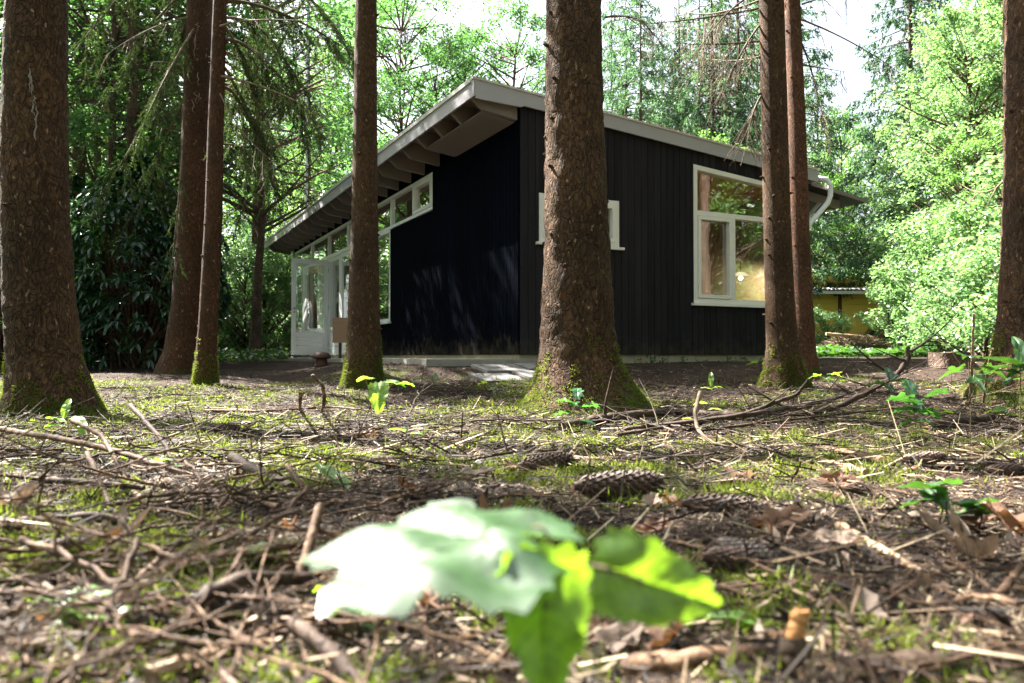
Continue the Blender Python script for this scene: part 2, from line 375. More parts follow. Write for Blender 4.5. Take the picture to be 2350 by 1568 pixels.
def cladmat(name, col, spec):
    m, N, L = newmat(name); v = coords(N, L, (6, 6, .5)); tc = N.new('ShaderNodeTexCoord'); g_ = N.new('ShaderNodeNewGeometry')
    n = noise(N, L, v, 3, 5, .7); n2 = noise(N, L, tc.outputs['Object'], 7, 5, .7)
    r = ramp(N, [(.0, (.78, .78, .78)), (1, (1.25, 1.24, 1.22))]); L.new(g_.outputs['Random Per Island'], r.inputs[0])
    rn = ramp(N, [(.3, (.7, .7, .7)), (.7, (1.35, 1.3, 1.3))]); L.new(n, rn.inputs[0])
    c = mixc(N, L, 1.0, col, r.outputs[0], 'MULTIPLY'); c = mixc(N, L, 1.0, c, rn.outputs[0], 'MULTIPLY')
    sx = N.new('ShaderNodeSeparateXYZ'); L.new(tc.outputs['Object'], sx.inputs[0])     # rain splash and algae on the lowest boards
    mr = N.new('ShaderNodeMapRange'); L.new(sx.outputs[2], mr.inputs[0]); mr.inputs[1].default_value = 0; mr.inputs[2].default_value = .5; mr.inputs[3].default_value = .22; mr.inputs[4].default_value = -.25
    ad = N.new('ShaderNodeMath'); ad.operation = 'ADD'; L.new(n2, ad.inputs[0]); L.new(mr.outputs[0], ad.inputs[1])
    rm = ramp(N, [(.5, (0, 0, 0)), (.8, (.7, .7, .7))]); L.new(ad.outputs[0], rm.inputs[0]); c = mixc(N, L, rm.outputs[0], c, (.06, .05, .035))
    finish(N, L, principled(N, L, c, .75, spec, bump(N, L, n, .003))); return m
M['clad'] = cladmat('dark_cladding', (.0200, .0188, .0225), .12) if 1 else paint('dark_cladding', (.0175, .0145, .0155), .25, .55, .4, 3, (.6, .6, .6), .002, (6, 6, .6))
M['navy'] = cladmat('navy_shade_cladding', (.0010, .0021, .0058), .02)  # navy boards: shade put into the colour, dark enough to hide sun patches
M['fascia'] = paint('grey_fascia_paint', (.42, .40, .42), .1, .5, .4, 3, (.75, .7, .65), .001)
M['soffit'] = paint('soffit_paint', (.23, .19, .18), .12, .6, .3, 3, (.8, .75, .7), .001)
M['roofing'] = paint('roof_felt', (.38, .36, .33), .2, .8, .2, 5, (.5, .5, .4), .004)
M['trim'] = paint('aluminium_trim', (.62, .60, .56), .08, .35, .5, 5, (.7, .7, .6), .0005)
M['concrete'] = paint('concrete', (.34, .31, .27), .25, .85, .2, 7, (.45, .5, .3), .006)
M['found'] = paint('foundation_block', (.42, .37, .27), .25, .85, .2, 7, (.45, .5, .3), .006)
M['paver'] = paint('paving', (.20, .19, .18), .2, .85, .2, 5, (.5, .55, .35), .005)
M['wood_in'] = paint('pine_boards', (.62, .30, .09), .2, .5, .3, 3, (.8, .7, .6), .001, (1, 8, 8))
M['wall_in'] = paint('room_wall', (.55, .48, .36), .05, .7, .2, 2)
M['floor_in'] = paint('room_floor', (.30, .19, .10), .2, .4, .4, 3, (.8, .8, .8), .001, (8, 1, 8))
M['ply'] = paint('plywood', (.50, .30, .19), .2, .5, .3, 3, (.8, .7, .6), .001, (.4, .4, 8))
M['dark_wood'] = paint('dark_wood', (.09, .04, .028), .3, .6, .3, 6, (.5, .5, .5), .004, (1, 1, .3))
M['metal'] = paint('galvanised', (.42, .43, .44), .15, .4, .5, 6, (.7, .7, .7), .001)
M['glass'] = glassmat('glass')
M['black'] = paint('black_gap', (.02, .02, .022), .1, .6, .3)
M['ochre'] = paint('ochre_boards', (.90, .60, .12), .12, .6, .3, 3, (.7, .65, .5), .002, (.5, .5, 6))
M['tile'] = paint('orange_tiles', (.50, .16, .06), .3, .8, .2, 9, (.5, .5, .4), .004)
M['corr'] = paint('corrugated_sheet', (.40, .38, .36), .2, .6, .3, 4)
M['rust'] = paint('rusty_brown_post', (.12, .045, .025), .2, .7, .2)
_m, _N, _L = newmat('lit_lamp_shade'); _e = _N.new('ShaderNodeEmission'); _e.inputs[0].default_value = (1, .8, .5, 1); _e.inputs[1].default_value = .2; finish(_N, _L, _e.outputs[0]); M['lit_shade'] = _m
M['resin'] = paint('dried_resin', (.22, .19, .15), .2, .45, .4, 30)
M['endgrain'] = paint('cut_wood', (.52, .33, .18), .2, .7, .2, 20, (.7, .6, .5), .002)

# ------------------------------------------------------------------ ground
def ground_material():
    m, N, L = newmat('forest_floor'); tc = N.new('ShaderNodeTexCoord'); v = tc.outputs['Object']
    a = N.new('ShaderNodeAttribute'); a.attribute_name = 'moss'
    n1 = noise(N, L, v, 1.6, 4); n2 = noise(N, L, v, 14, 5, .7); n3 = noise(N, L, v, 110, 3, .7)
    r = ramp(N, [(.25, (.012, .008, .006)), (.45, (.032, .021, .015)), (.6, (.07, .048, .034)), (.8, (.16, .12, .09))]); 
    md = mixc(N, L, .5, n2, n3); L.new(md, r.inputs[0])
    rb = ramp(N, [(.35, (.7, .68, .66)), (.65, (1.2, 1.2, 1.2))]); L.new(n1, rb.inputs[0]); c = mixc(N, L, 1.0, r.outputs[0], rb.outputs[0], 'MULTIPLY')
    mo = mixc(N, L, n3, (.04, .06, .012), (.15, .18, .04))
    f = N.new('ShaderNodeMath'); f.operation = 'MULTIPLY_ADD'; L.new(n2, f.inputs[0]); f.inputs[1].default_value = 1.6; f.inputs[2].default_value = -.45
    f2 = N.new('ShaderNodeMath'); f2.operation = 'MULTIPLY'; f2.use_clamp = True; L.new(f.outputs[0], f2.inputs[0]); L.new(a.outputs['Fac'], f2.inputs[1])
    c = mixc(N, L, f2.outputs[0], c, mo)
    finish(N, L, principled(N, L, c, .95, .15, bump(N, L, md, .02))); return m
M['ground'] = ground_material()
def build_ground():
    n = 460; k = math.asinh(160 / .6)
    t = np.linspace(-k, k, n); ax = .6 * np.sinh(t)
    X, Y = np.meshgrid(ax, ax); x = X.ravel(); y = Y.ravel()
    z = gz(x, y)
    g = NM(); i = np.arange(n - 1)[:, None] * n; j = np.arange(n - 1)[None]
    g.add(np.stack([x, y, z], 1), np.stack([i + j, i + j + 1, i + n + j + 1, i + n + j], -1).reshape(-1, 4), 0, True)
    o = g.build('ground', M['ground']); tag(o, 'brown forest floor of needles, soil and moss', kind='structure')
    at_ = o.data.attributes.new('moss', 'FLOAT', 'POINT'); at_.data.foreach_set('value', moss_mask(x, y).astype(np.float32))
build_ground()

# ------------------------------------------------------------------ the cabin
cabin = empty('wooden_cabin', (HX, HY, CZ), R(HA), 'dark boarded cabin with white windows and a sloping overhanging roof', 'cabin')
LX, LY = 4.5, 12.75
def ztop(x): return 3.03 - .087 * (x + .606)
def deck(x): return ztop(x) - .045
mapR = lambda a, o, z: (a, -o, z)        # long front gable wall
mapL = lambda a, o, z: (-o, a, z)        # tall glazed side
def bar(nm, mp, a0, a1, o0, o1, zb0, zb1, zt0, zt1, mat=0):
    nm.hexa([mp(a0, o0, zb0), mp(a1, o0, zb1), mp(a1, o1, zb1), mp(a0, o1, zb0), mp(a0, o0, zt0), mp(a1, o0, zt1), mp(a1, o1, zt1), mp(a0, o1, zt0)], mat)
def clad(nm, mp, A0, A1, zb, top, ops, width, gap, o0, o1):
    """vertical boards with openings (a0,a1,z0,ztop(a)) left free"""
    a = A0
    while a < A1 - 1e-4:
        b = min(a + width, A1)
        cuts = sorted({a, b - gap} | {c for op in ops for c in op[:2] if a < c < b - gap})
        for c0, c1 in zip(cuts[:-1], cuts[1:]):
            if c1 - c0 < .003: continue
            mid = (c0 + c1) / 2; segs = [(lambda q: zb, top)]
            hit = [op for op in ops if op[0] <= mid <= op[1]]
            hit.sort(key=lambda op: op[2])
            lo = lambda q: zb; out = []
            for op in hit:
                out.append((lo, (lambda q, z=op[2]: z))); lo = op[3]
            out.append((lo, top))
            for f0, f1 in out:
                if f1(mid) - f0(mid) < .01: continue
                bar(nm, mp, c0, c1, o0, o1, f0(c0), f0(c1), f1(c0), f1(c1))
        a = b
wt = lambda q: deck(q) - .002
fl = lambda z: (lambda q: z)
opsR = [(.235, 1.33, 1.31, fl(1.87)), (2.47, 4.1, .68, lambda q: 2.446 - .087 * (q - 2.47))]
g = NM(); clad(g, mapR, 0.0, LX, .02, wt, opsR, .098, .007, 0, .022); clad(g, mapR, 0.02, LX, .02, wt, opsR, 9, 0, -.10, -.004)
g.build('wall', M['clad'], cabin)['label'] = 'charcoal boarded wall with the two cream framed windows'
ztl = deck(0) - .002
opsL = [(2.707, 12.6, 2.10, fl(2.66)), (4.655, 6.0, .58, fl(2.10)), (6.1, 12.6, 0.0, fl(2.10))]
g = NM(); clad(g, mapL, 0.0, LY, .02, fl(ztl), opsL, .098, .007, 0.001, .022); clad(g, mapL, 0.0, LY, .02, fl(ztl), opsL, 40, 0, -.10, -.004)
g.build('wall', M['navy'], cabin)['label'] = 'boarded wall, shade under the deep eaves put into its navy colour'
g = NM(); g.box(4.40, 4.5, .1, LY, .02, deck(4.5) - .003); g.box(0.1, 4.40, LY - .1, LY, .02, deck(4.4) - .003)
g.build('wall', M['clad'], cabin)
g = NM()
x = 0
while x < LX - .05:
    L_ = .42; g.box(x, min(x + L_ - .008, LX), .012, .12, -.30, .018); x += L_
g.box(.0, .12, .13, LY, -.3, .018)
g.build('foundation', M['found'], cabin)
# room
g = NM(); g.box(.12, 4.38, .12, LY - .12, .0, .05); g.build('room_floor', M['floor_in'], cabin)
g = NM(); bar(g, mapR, .11, 4.39, -.11, -(LY - .11), deck(.1) - .26, deck(4.4) - .26, deck(.1) - .235, deck(4.4) - .235); g.build('room_ceiling', M['wood_in'], cabin)
g = NM(); g.box(4.30, 4.37, .13, LY - .13, .05, 2.3); g.box(.13, 4.29, 4.45, 4.52, .05, 2.3); g.build('room_wall', M['wall_in'], cabin)
# roof
roof = NM(); Y0, Y1, X0, X1 = -.085, 13.62, -.606, 4.62
bar(roof, mapR, X0 + .02, X1 - .01, -Y0 - .02, -Y1 + .02, deck(X0), deck(X1), ztop(X0) - .006, ztop(X1) - .006)
roof = roof.build('roof', M['roofing'], cabin)
g = NM(); bar(g, mapR, X0 + .022, X1 - .02, -Y0 - .025, -Y1 + .03, deck(X0) - .014, deck(X1) - .014, deck(X0) - .002, deck(X1) - .002); bar(g, mapR, X0 + .17, -.001, -.09, -1.80, deck(X0) - .245, deck(0) - .262, deck(X0) - .235, deck(0) - .252); g.build('soffit_boards', M['soffit'], roof)
g = NM(); g.box(X0 - .004, X0 + .02, Y0, Y1, 2.845, ztop(X0)); o = g.build('fascia', M['fascia'], roof)
g = NM(); bar(g, mapR, X0 + .021, -.03, -Y0 - .022, -Y0, 2.82, 2.80, ztop(X0), ztop(-.03))
bar(g, mapR, -.03, .03, -Y0 - .022, -Y0, 2.80, 2.825, ztop(-.03), ztop(.03))
bar(g, mapR, .03, X1, -Y0 - .022, -Y0, ztop(.03) - .155, ztop(X1) - .155, ztop(.03), ztop(X1)); g.build('fascia', M['fascia'], roof)
g = NM(); bar(g, mapR, X0 - .02, X1 + .01, -Y0 - .05, -Y0 + .018, ztop(X0) + .001, ztop(X1) + .001, ztop(X0) + .022, ztop(X1) + .022)
g.box(X0 - .022, X0 + .05, Y0 + .07, Y1, ztop(X0) - .022, ztop(X0) + .024)
for xx in (1.0, 3.1): bar(g, mapR, xx, xx + .02, -Y0 - .04, -Y0 + .021, ztop(xx) - .02, ztop(xx) - .02, ztop(xx) + .027, ztop(xx) + .027)
g.build('edge_trim', M['trim'], roof)
for k in range(23):
    y = .02 + k * .6
    if y > Y1 - .1: break
    g = NM()
    for (a0, a1, d0, d1) in ((X0 + .021, X0 + .16, .10, .215), (X0 + .16, 0.0 if k else -.005, .215, .235)):
        g.hexa([(a0, y, deck(a0) - .015 - d0), (a1, y, deck(a1) - .015 - d1), (a1, y + .06, deck(a1) - .015 - d1), (a0, y + .06, deck(a0) - .015 - d0),
                (a0, y, deck(a0) - .015), (a1, y, deck(a1) - .015), (a1, y + .06, deck(a1) - .015), (a0, y + .06, deck(a0) - .015)])
    g.build('rafter', M['soffit'], roof)
# windows
def frame_window(mp, a0, a1, z0, t0, t1, bw=.05, mulls=(), rails=(), casements=(), mat='cream', sill=True, name='window', proud=.03):
    """t0,t1: top heights at a0,a1; mulls: (a, zlo, zhi); rails: (a0,a1,z)"""
    top = lambda q: t0 + (t1 - t0) * (q - a0) / (a1 - a0)
    g = NM(); O0, O1 = -.06, proud
    bar(g, mp, a0, a0 + bw, O0, O1, z0, z0, top(a0), top(a0 + bw)); bar(g, mp, a1 - bw, a1, O0, O1, z0, z0, top(a1 - bw), top(a1))
    bar(g, mp, a0 + bw, a1 - bw, O0, O1 - .002, z0, z0, z0 + bw, z0 + bw); bar(g, mp, a0 + bw, a1 - bw, O0, O1 - .002, top(a0 + bw) - bw, top(a1 - bw) - bw, top(a0 + bw), top(a1 - bw))
    for (r0, r1, rz) in rails: bar(g, mp, r0, r1, O0, O1 - .001, rz, rz, rz + bw, rz + bw)
    for (ma, m0, m1) in mulls: bar(g, mp, ma, ma + bw, O0, O1 - .003, m0, m0, m1, m1)
    f = g.build(name, M[mat], cabin)
    for (c0, c1, d0, d1) in casements:
        g = NM(); b2 = .045
        bar(g, mp, c0, c0 + b2, -.03, O1 + .012, d0, d0, d1, d1); bar(g, mp, c1 - b2, c1, -.03, O1 + .012, d0, d0, d1, d1)
        bar(g, mp, c0 + b2, c1 - b2, -.03, O1 + .011, d0, d0, d0 + b2, d0 + b2); bar(g, mp, c0 + b2, c1 - b2, -.03, O1 + .011, d1 - b2, d1 - b2, d1, d1)
        g.build('casement', M[mat], f)
    g = NM(); bar(g, mp, a0 + bw * .6, a1 - bw * .6, -.024, -.018, z0 + bw * .6, z0 + bw * .6, top(a0) - bw * .6, top(a1) - bw * .6); g.build('pane', M['glass'], f)
    if sill:
        g = NM(); bar(g, mp, a0 - .04, a1 + .05, -.02, .075, z0 - .035, z0 - .035, z0 - .003, z0 - .003); g.build('sill', M[mat], f)
    return f
o = frame_window(mapR, .235, 1.33, 1.31, 1.87, 1.87, .055, casements=[(.29, 1.275, 1.365, 1.815)]); o['label'] = 'small cream window half behind the big trunk'
t41 = 2.446 - .087 * 1.63
o = frame_window(mapR, 2.47, 4.1, .68, 2.446, t41, .06, mulls=[(3.10, .74, 1.80)], rails=[(2.53, 4.04, 1.80)], casements=[(2.535, 3.095, .745, 1.795)])
o['label'] = 'large cream window with a slanting top pane'
g = NM()
o = frame_window(mapL, 2.707, 12.6, 2.12, 2.66, 2.66, .05, mulls=[(3.54, 2.17, 2.61), (4.64, 2.17, 2.61), (6.05, 2.17, 2.61), (7.4, 2.17, 2.61), (9.0, 2.17, 2.61), (10.65, 2.17, 2.61)],
                 casements=[(2.76, 3.535, 2.175, 2.605)], mat='white', sill=False, proud=.02); o['label'] = 'long white clerestory strip under the eaves'
o = frame_window(mapL, 4.655, 6.0, .58, 2.118, 2.118, .05, mat='white'); o['label'] = 'tall white window beside the navy wall'
def door_leaf(name, mp, a0, a1, parent, z0=.03, z1=2.08, glass_from=.62, b=.085):
    g = NM(); O0, O1 = -.02, .025
    bar(g, mp, a0, a0 + b, O0, O1, z0, z0, z1, z1); bar(g, mp, a1 - b, a1, O0, O1, z0, z0, z1, z1)
    bar(g, mp, a0 + b, a1 - b, O0, O1 - .002, z1 - b, z1 - b, z1, z1); bar(g, mp, a0 + b, a1 - b, O0, O1 - .002, z0, z0, z0 + b, z0 + b)
    bar(g, mp, a0 + b, a1 - b, O0, O1 - .002, glass_from - b, glass_from - b, glass_from, glass_from)
    z = z0 + b
    while z < glass_from - b - .01:
        ze = min(z + .11, glass_from - b); bar(g, mp, a0 + b, a1 - b, O0 + .01, O1 - .014, z, z, ze - .008, ze - .008); z = ze
    f = g.build(name, M['white'], parent)
    g = NM(); bar(g, mp, a0 + b - .01, a1 - b + .01, -.003, .003, glass_from - .01, glass_from - .01, z1 - b + .01, z1 - b + .01); g.build('pane', M['glass'], f)
    return f
posts = [6.1, 6.95, 7.8, 8.65, 9.02]
g = NM()
for a in (6.05, 6.98, 7.90, 8.92, 9.86, 10.65, 11.6, 12.6): bar(g, mapL, a, a + .06, -.07, .03, 0, 0, 2.118, 2.118)
bar(g, mapL, 6.11, 8.92, -.07, .028, 2.09, 2.09, 2.118, 2.118); bar(g, mapL, 8.98, 12.6, -.07, .028, 2.09, 2.09, 2.118, 2.118)
g.build('window_posts', M['white'], cabin)
for a0, a1 in ((6.115, 6.975), (7.045, 7.895), (7.965, 8.915), (9.925, 10.645), (10.715, 11.595), (11.665, 12.595)):
    door_leaf('glazed_panel', mapL, a0, a1, cabin, b=.075 if a0 < 9 else .06)
# open door, hinged at a = 8.98, swung out by a little over 90 degrees
cd, sd_ = math.cos(R(8)), math.sin(R(8))
def mapD(a, o, z):
    return (-.03 - a * cd - o * sd_, 8.955 + a * -sd_ + o * -cd, z)
d = door_leaf('door', mapD, 0.0, .80, cabin, .03, 2.06, .50, .095); d['label'] = 'white half glazed door standing wide open'
g = NM(); g.tube([mapD(.735, .03, 1.0), mapD(.735, .075, 1.0), mapD(.69, .08, 1.0), mapD(.62, .08, 1.0)], .009, 6); g.tube([mapD(.735, .024, .93), mapD(.735, .034, .93)], .022, 10); g.tube([mapD(.735, .024, 1.0), mapD(.735, .034, 1.0)], .024, 10)
g.build('door_handle', M['metal'], d)
for z in (.25, 1.05, 1.85):
    g = NM(); g.tube([mapD(-.012, .03, z - .05), mapD(-.012, .03, z + .05)], .011, 8); g.build('hinge', M['metal'], d)
# lean-to canopy, struts, downpipe
g = NM(); cz = lambda q: 2.40 - .13 * (q - 4.5)
bar(g, mapR, 4.505, 5.62, .05, -3.6, cz(4.5) - .03, cz(5.6) - .03, cz(4.5), cz(5.6)); cr = g.build('canopy_roof', M['black'], cabin)
g = NM(); bar(g, mapR, 4.505, 5.63, .075, .053, cz(4.5) - .035, cz(5.6) - .035, cz(4.5) + .018, cz(5.6) + .012); g.build('edge_trim', M['soffit'], cr)
for yy in (.15, 1.4, 2.6):
    g = NM(); bar(g, mapR, 4.505, 5.3, -yy, -yy - .06, cz(4.5) - .14, cz(5.3) - .14, cz(4.5) - .032, cz(5.3) - .032); g.build('beam', M['soffit'], cr)
    g = NM(); g.tube([(4.52, yy + .03, 1.82), (4.95, yy + .03, cz(4.95) - .13)], .028, 4, smooth=False); g.build('strut', M['fascia'], cr)
g = NM(); P = [(4.66, .10, 2.47), (4.66, -.06, 2.48), (4.74, -.12, 2.46), (4.80, -.13, 2.38), (4.80, -.13, 2.24), (4.76, -.12, 2.14), (4.58, -.09, 1.95), (4.46, -.07, 1.83), (4.42, -.06, 1.74), (4.42, -.06, .1)]
g.tube(P, .036, 12); g.build('downpipe', M['white'], cabin)
g = NM(); g.tube([(4.66, .0, 2.50), (4.66, 13.4, 2.52)], .05, 8); g.build('gutter', M['fascia'], cabin)
# terrace and foundation slab, pavers
g = NM(); g.box(-1.25, -.002, -.35, 3.9, -.16, -.03); g.box(-1.25, -.002, 3.91, 14.2, -.16, -.033)
o = g.build('terrace_slab', M['concrete']); o.location = cabin.location; o.rotation_euler = cabin.rotation_euler
tag(o, 'narrow concrete terrace along the glazed side of the cabin', kind='structure')
for i, (a, b, rz) in enumerate(((-.55, -.62, 2), (-.05, -.60, -2), (-.75, -1.02, 3), (-.27, -1.0, 0), (-.1, -1.38, 2), (.42, -.58, 1))):
    p = hu * a + hw * b + np.array((HX, HY)); g = NM(); g.box(-.24, .24, -.19, .19, -.03, .012)
    o = g.build('paving_slab', M['paver'], loc=(p[0], p[1], float(gz(p[0], p[1], False)) + .004)); sl_ = float(gz(p[0] + hw[0] * .2, p[1] + hw[1] * .2, False) - gz(p[0] - hw[0] * .2, p[1] - hw[1] * .2, False)) / .4; o.rotation_euler = (math.atan(sl_), 0, R(HA + rz))
    tag(o, 'flat grey paving slab at the foot of the cabin corner', 'paving slab', 'paving slabs by the cabin corner')
# needles and dust drifted along the roof edge, weeds at the foundation
q = np.random.default_rng(88); n = 1500; x_ = q.uniform(X0, X1, n); y_ = Y0 - .03 + q.random(n) ** 2 * .25; A = np.stack([x_, y_, ztop(x_) + .024 + .02 * q.random(n) * (vnoise(x_ * 4, y_ * 0, 3) > .45)], 1)
y2 = q.uniform(Y0, Y1, n); A = np.vstack([A, np.stack([X0 - .01 + q.random(n) ** 2 * .2, y2, ztop(X0) + .026 + .02 * q.random(n) * (vnoise(y2 * 3, 0 * y2, 4) > .45)], 1)])
d_ = rdir(2 * n, q) * (1, 1, .3); g = NM(); g.sticks(A, A + d_ * (.02 + .05 * q.random(2 * n))[:, None], .0018); g.build('needle_drift', M['litter'], roof)
for i in range(16):
    a_ = (.4 + i * .27 + .1 * math.sin(i * 5)) if i < 14 else 3.9; px_, py_ = np.array((HX, HY)) + hu * a_ + hw * (-.05 - .12 * q.random()); g = NM(); m_ = int(14 + 20 * q.random()); s_ = .03 + .05 * q.random()
    p_ = np.stack([q.normal(size=m_) * s_ * .5, q.normal(size=m_) * s_ * .3, s_ * q.random(m_)], 1); dd_ = nrm(rdir(m_, q) + (0, 0, .6)); g.quads(p_, dd_, nrm(np.cross(dd_, rdir(m_, q))), s_ * .6, s_ * .3, 0, .4)
    g.sticks(np.zeros((4, 3)) - (0, 0, .02), p_[:4], .0015); o = g.build('weed', M['ivy'], loc=(px_, py_, float(gz(px_, py_)))); tag(o, 'little weed at the foot of the charcoal wall', 'weed', 'weeds along the foundation')
# pendant lamp in the room
def pend():
    p = np.array((3.83, .6, 1.15)); q = np.array((HX, HY)) + hu * p[0] + hw * p[1]
    e = empty('pendant_lamp', (q[0], q[1], CZ + p[2]), 0, 'cream disc shaped pendant lamp seen through the large window', 'lamp')
    g = NM(); g.lathe([(.0, .05), (.03, .047), (.08, .025), (.11, 0), (.105, -.004), (.07, .018), (.0, .04)], 24); g.build('lamp_shade', M['lit_shade'], e)
    ll = bpy.data.lights.new('lamp_light', 'POINT'); ll.energy = 4.5; ll.color = (1, .74, .42); ll.shadow_soft_size = .03; lo = bpy.data.objects.new('lamp_light', ll); C.objects.link(lo); lo.parent = e; lo.location = (0, 0, -.04)
    g = NM(); g.tube([(0, 0, .045), (0, 0, 1.1)], .004, 6); g.build('cord', M['black'], e)
pend()
# plywood board on a post, by the terrace
p = ground_hit(780, 832); Yb = 14.6
c = at(788, 757, Yb)
e = empty('notice_board', (c[0] + .02, Yb, float(gz(c[0], Yb)) ), R(10), 'curved plywood board on a dark post in front of the glazed wall', 'board')
zb = c[2] - e.location.z
g = NM(); a = np.linspace(-.6, .6, 13)
for s0, s1 in zip(a[:-1], a[1:]):
    x0, x1 = s0 * .36, s1 * .36; y0, y1 = -.10 * math.cos(s0 * 1.6), -.10 * math.cos(s1 * 1.6)
    g.hexa([(x0, y0, zb - .24), (x1, y1, zb - .25), (x1, y1 + .02, zb - .25), (x0, y0 + .02, zb - .24), (x0, y0, zb + .22), (x1, y1, zb + .22), (x1, y1 + .02, zb + .22), (x0, y0 + .02, zb + .22)])
g.build('board', M['ply'], e)
g = NM(); g.box(-.10, -.05, -.07, -.02, 0, zb + .1); g.build('post', M['dark_wood'], e)
# mushroom shaped wooden stool
c = at(738, 846, 9.4)
e = empty('mushroom_stool', (c[0], c[1], float(gz(c[0], c[1])) - .01), 0, 'dark red brown mushroom shaped wooden stool on the bare earth by the door', 'stool'); e.scale = (.85, .85, .85)
g = NM(); g.lathe([(0, .0), (.095, 0), (.085, .04), (.075, .10), (.08, .12)], 20); g.build('stem', M['dark_wood'], e)
g = NM(); g.lathe([(.0, .118), (.11, .118), (.128, .13), (.125, .155), (.10, .195), (.05, .215), (0, .22)], 24); g.build('cap', M['dark_wood'], e)

# ------------------------------------------------------------------ trees with known outlines
def trunk_mesh(prof, Y, ext_top=13.0, seg=44, flare=.25, seed=0, rough=.02, lean_cont=True):
    """prof: list of (row, centre column, width) from top of picture to the base"""
    prof = sorted(prof); rows = np.array([p[0] for p in prof], float)
    base = at(prof[-1][1], prof[-1][0], Y)
    ys = []
    P = []; Rr = []
    for yy in np.concatenate([np.arange(rows[-1], 700, -7), np.arange(700, 0, -12)]):
        cx = np.interp(yy, rows, [p[1] for p in prof]); wd = np.interp(yy, rows, [p[2] for p in prof])
        P.append(at(cx, yy, Y)); Rr.append(wd / 2 / F * Y)
    P = np.array(P); Rr = np.array(Rr)
    # below ground
    P = np.vstack([P[0] + (0, 0, -.25), P]); Rr = np.concatenate([[Rr[0] * 1.15], Rr])
    dv = (P[-1] - P[-12]) / 11
    k = int((ext_top - P[-1][2]) / .12); st = P[-1]; r0 = Rr[-1]
    ext = np.array([st + dv / dv[2] * .12 * (i + 1) * np.array((1 if lean_cont else .3, 1, 1)) for i in range(max(k, 1))])
    re = r0 * (1 - .85 * (np.arange(max(k, 1)) + 1) / max(k, 1))
    P = np.vstack([P, ext]); Rr = np.concatenate([Rr, re])
    n = len(P); a = np.arange(seg) * 2 * math.pi / seg
    z = P[:, 2] - base[2]; q = np.random.default_rng(seed); ph = q.random(4) * 6.28
    lob = (np.cos(a * 5 + ph[0]) * .5 + np.cos(a * 3 + ph[1]) * .5)[None] * np.clip(1 - z / .45, 0, 1)[:, None] ** 2 * flare
    rr = Rr[:, None] * (1 + lob)
    A2, Z2 = np.meshgrid(a, z)
    nz = fbm(np.cos(A2) * 3 + 7 + seed + Z2 * 9, np.sin(A2) * 3 + Z2 * 7, seed, 3) - .5
    nz2 = (vnoise(np.cos(A2) * 6 + Z2 * 33 + 9, np.sin(A2) * 6 + Z2 * 29 + seed, seed + 5) - .5)
    rr = rr * (1 + nz * rough * 4 + nz2 * rough * 2)
    V = P[:, None, :] - base + np.stack([np.cos(A2) * rr, np.sin(A2) * rr, np.zeros_like(rr)], -1)
    g = NM(); i = np.arange(n - 1)[:, None] * seg; j = np.arange(seg)[None]; j2 = (j + 1) % seg
    g.add(V, np.stack([i + j, i + j2, i + seg + j2, i + seg + j], -1).reshape(-1, 4), 0, True)
    return g, base, P - base, Rr

def spruce_geo(z0, z1, rmax, nb, seed, dens=1.0, nl=.085, nw=.022, droop=.35, wood=True):
    """crown of drooping boughs; materials: 0 wood, 1 needles"""
    q = np.random.default_rng(seed); g = NM(); ps = []; ds = []
    for i in range(nb):
        t = (i + q.random() * .6) / nb; z = z0 + (z1 - z0) * t ** .9
        L = rmax * (1 - t) ** .75 * (.7 + .45 * q.random()) + .25
        a = i * 2.399 + q.random() * .8; m = 7
        s = np.linspace(0, 1, m); h = s * L
        zz = z + L * (.12 * s - droop * 1.7 * s ** 1.6 + droop * .9 * s ** 3)
        ca, sa = math.cos(a), math.sin(a)
        B = np.stack([h * ca, h * sa, zz], 1)
        if wood: g.tube(B, np.linspace(.022, .004, m) * (.6 + L / 3), 4, 0, True, False)
        nt_ = max(4, int(L * 11 * dens)); sp = .12 + .88 * np.sqrt(q.random(nt_))
        side = np.where(q.random(nt_) < .5, -1, 1)
        bx = np.stack([np.interp(sp, s, B[:, k]) for k in range(3)], 1)
        tl = (.28 + .5 * q.random(nt_)) * (1.15 - sp) * min(L, 2.2) * .55 + .12
        td = np.stack([ca * .45 - sa * side * .8, sa * .45 + ca * side * .8, -.5 - .9 * q.random(nt_)], 1)
        td = nrm(td + q.normal(size=td.shape) * .2)
        nc = np.maximum(3, (tl * 30 * dens ** .5)).astype(int)
        idx = np.repeat(np.arange(nt_), nc); u = q.random(len(idx))
        sag = np.zeros((len(idx), 3)); sag[:, 2] = -(u ** 2) * tl[idx] * .35
        ps.append(bx[idx] + td[idx] * (u * tl[idx])[:, None] + sag)
        dd = td[idx] * .9 + q.normal(size=(len(idx), 3)) * .55; dd[:, 2] -= .25
        ds.append(nrm(dd))
    p = np.concatenate(ps); d = np.concatenate(ds)
    sd = nrm(np.cross(d, rdir(len(d), q)))
    g.quads(p, d, sd, nl * (.7 + .6 * q.random(len(p))), nw * (.7 + .6 * q.random(len(p))), 1, .4)
    return g
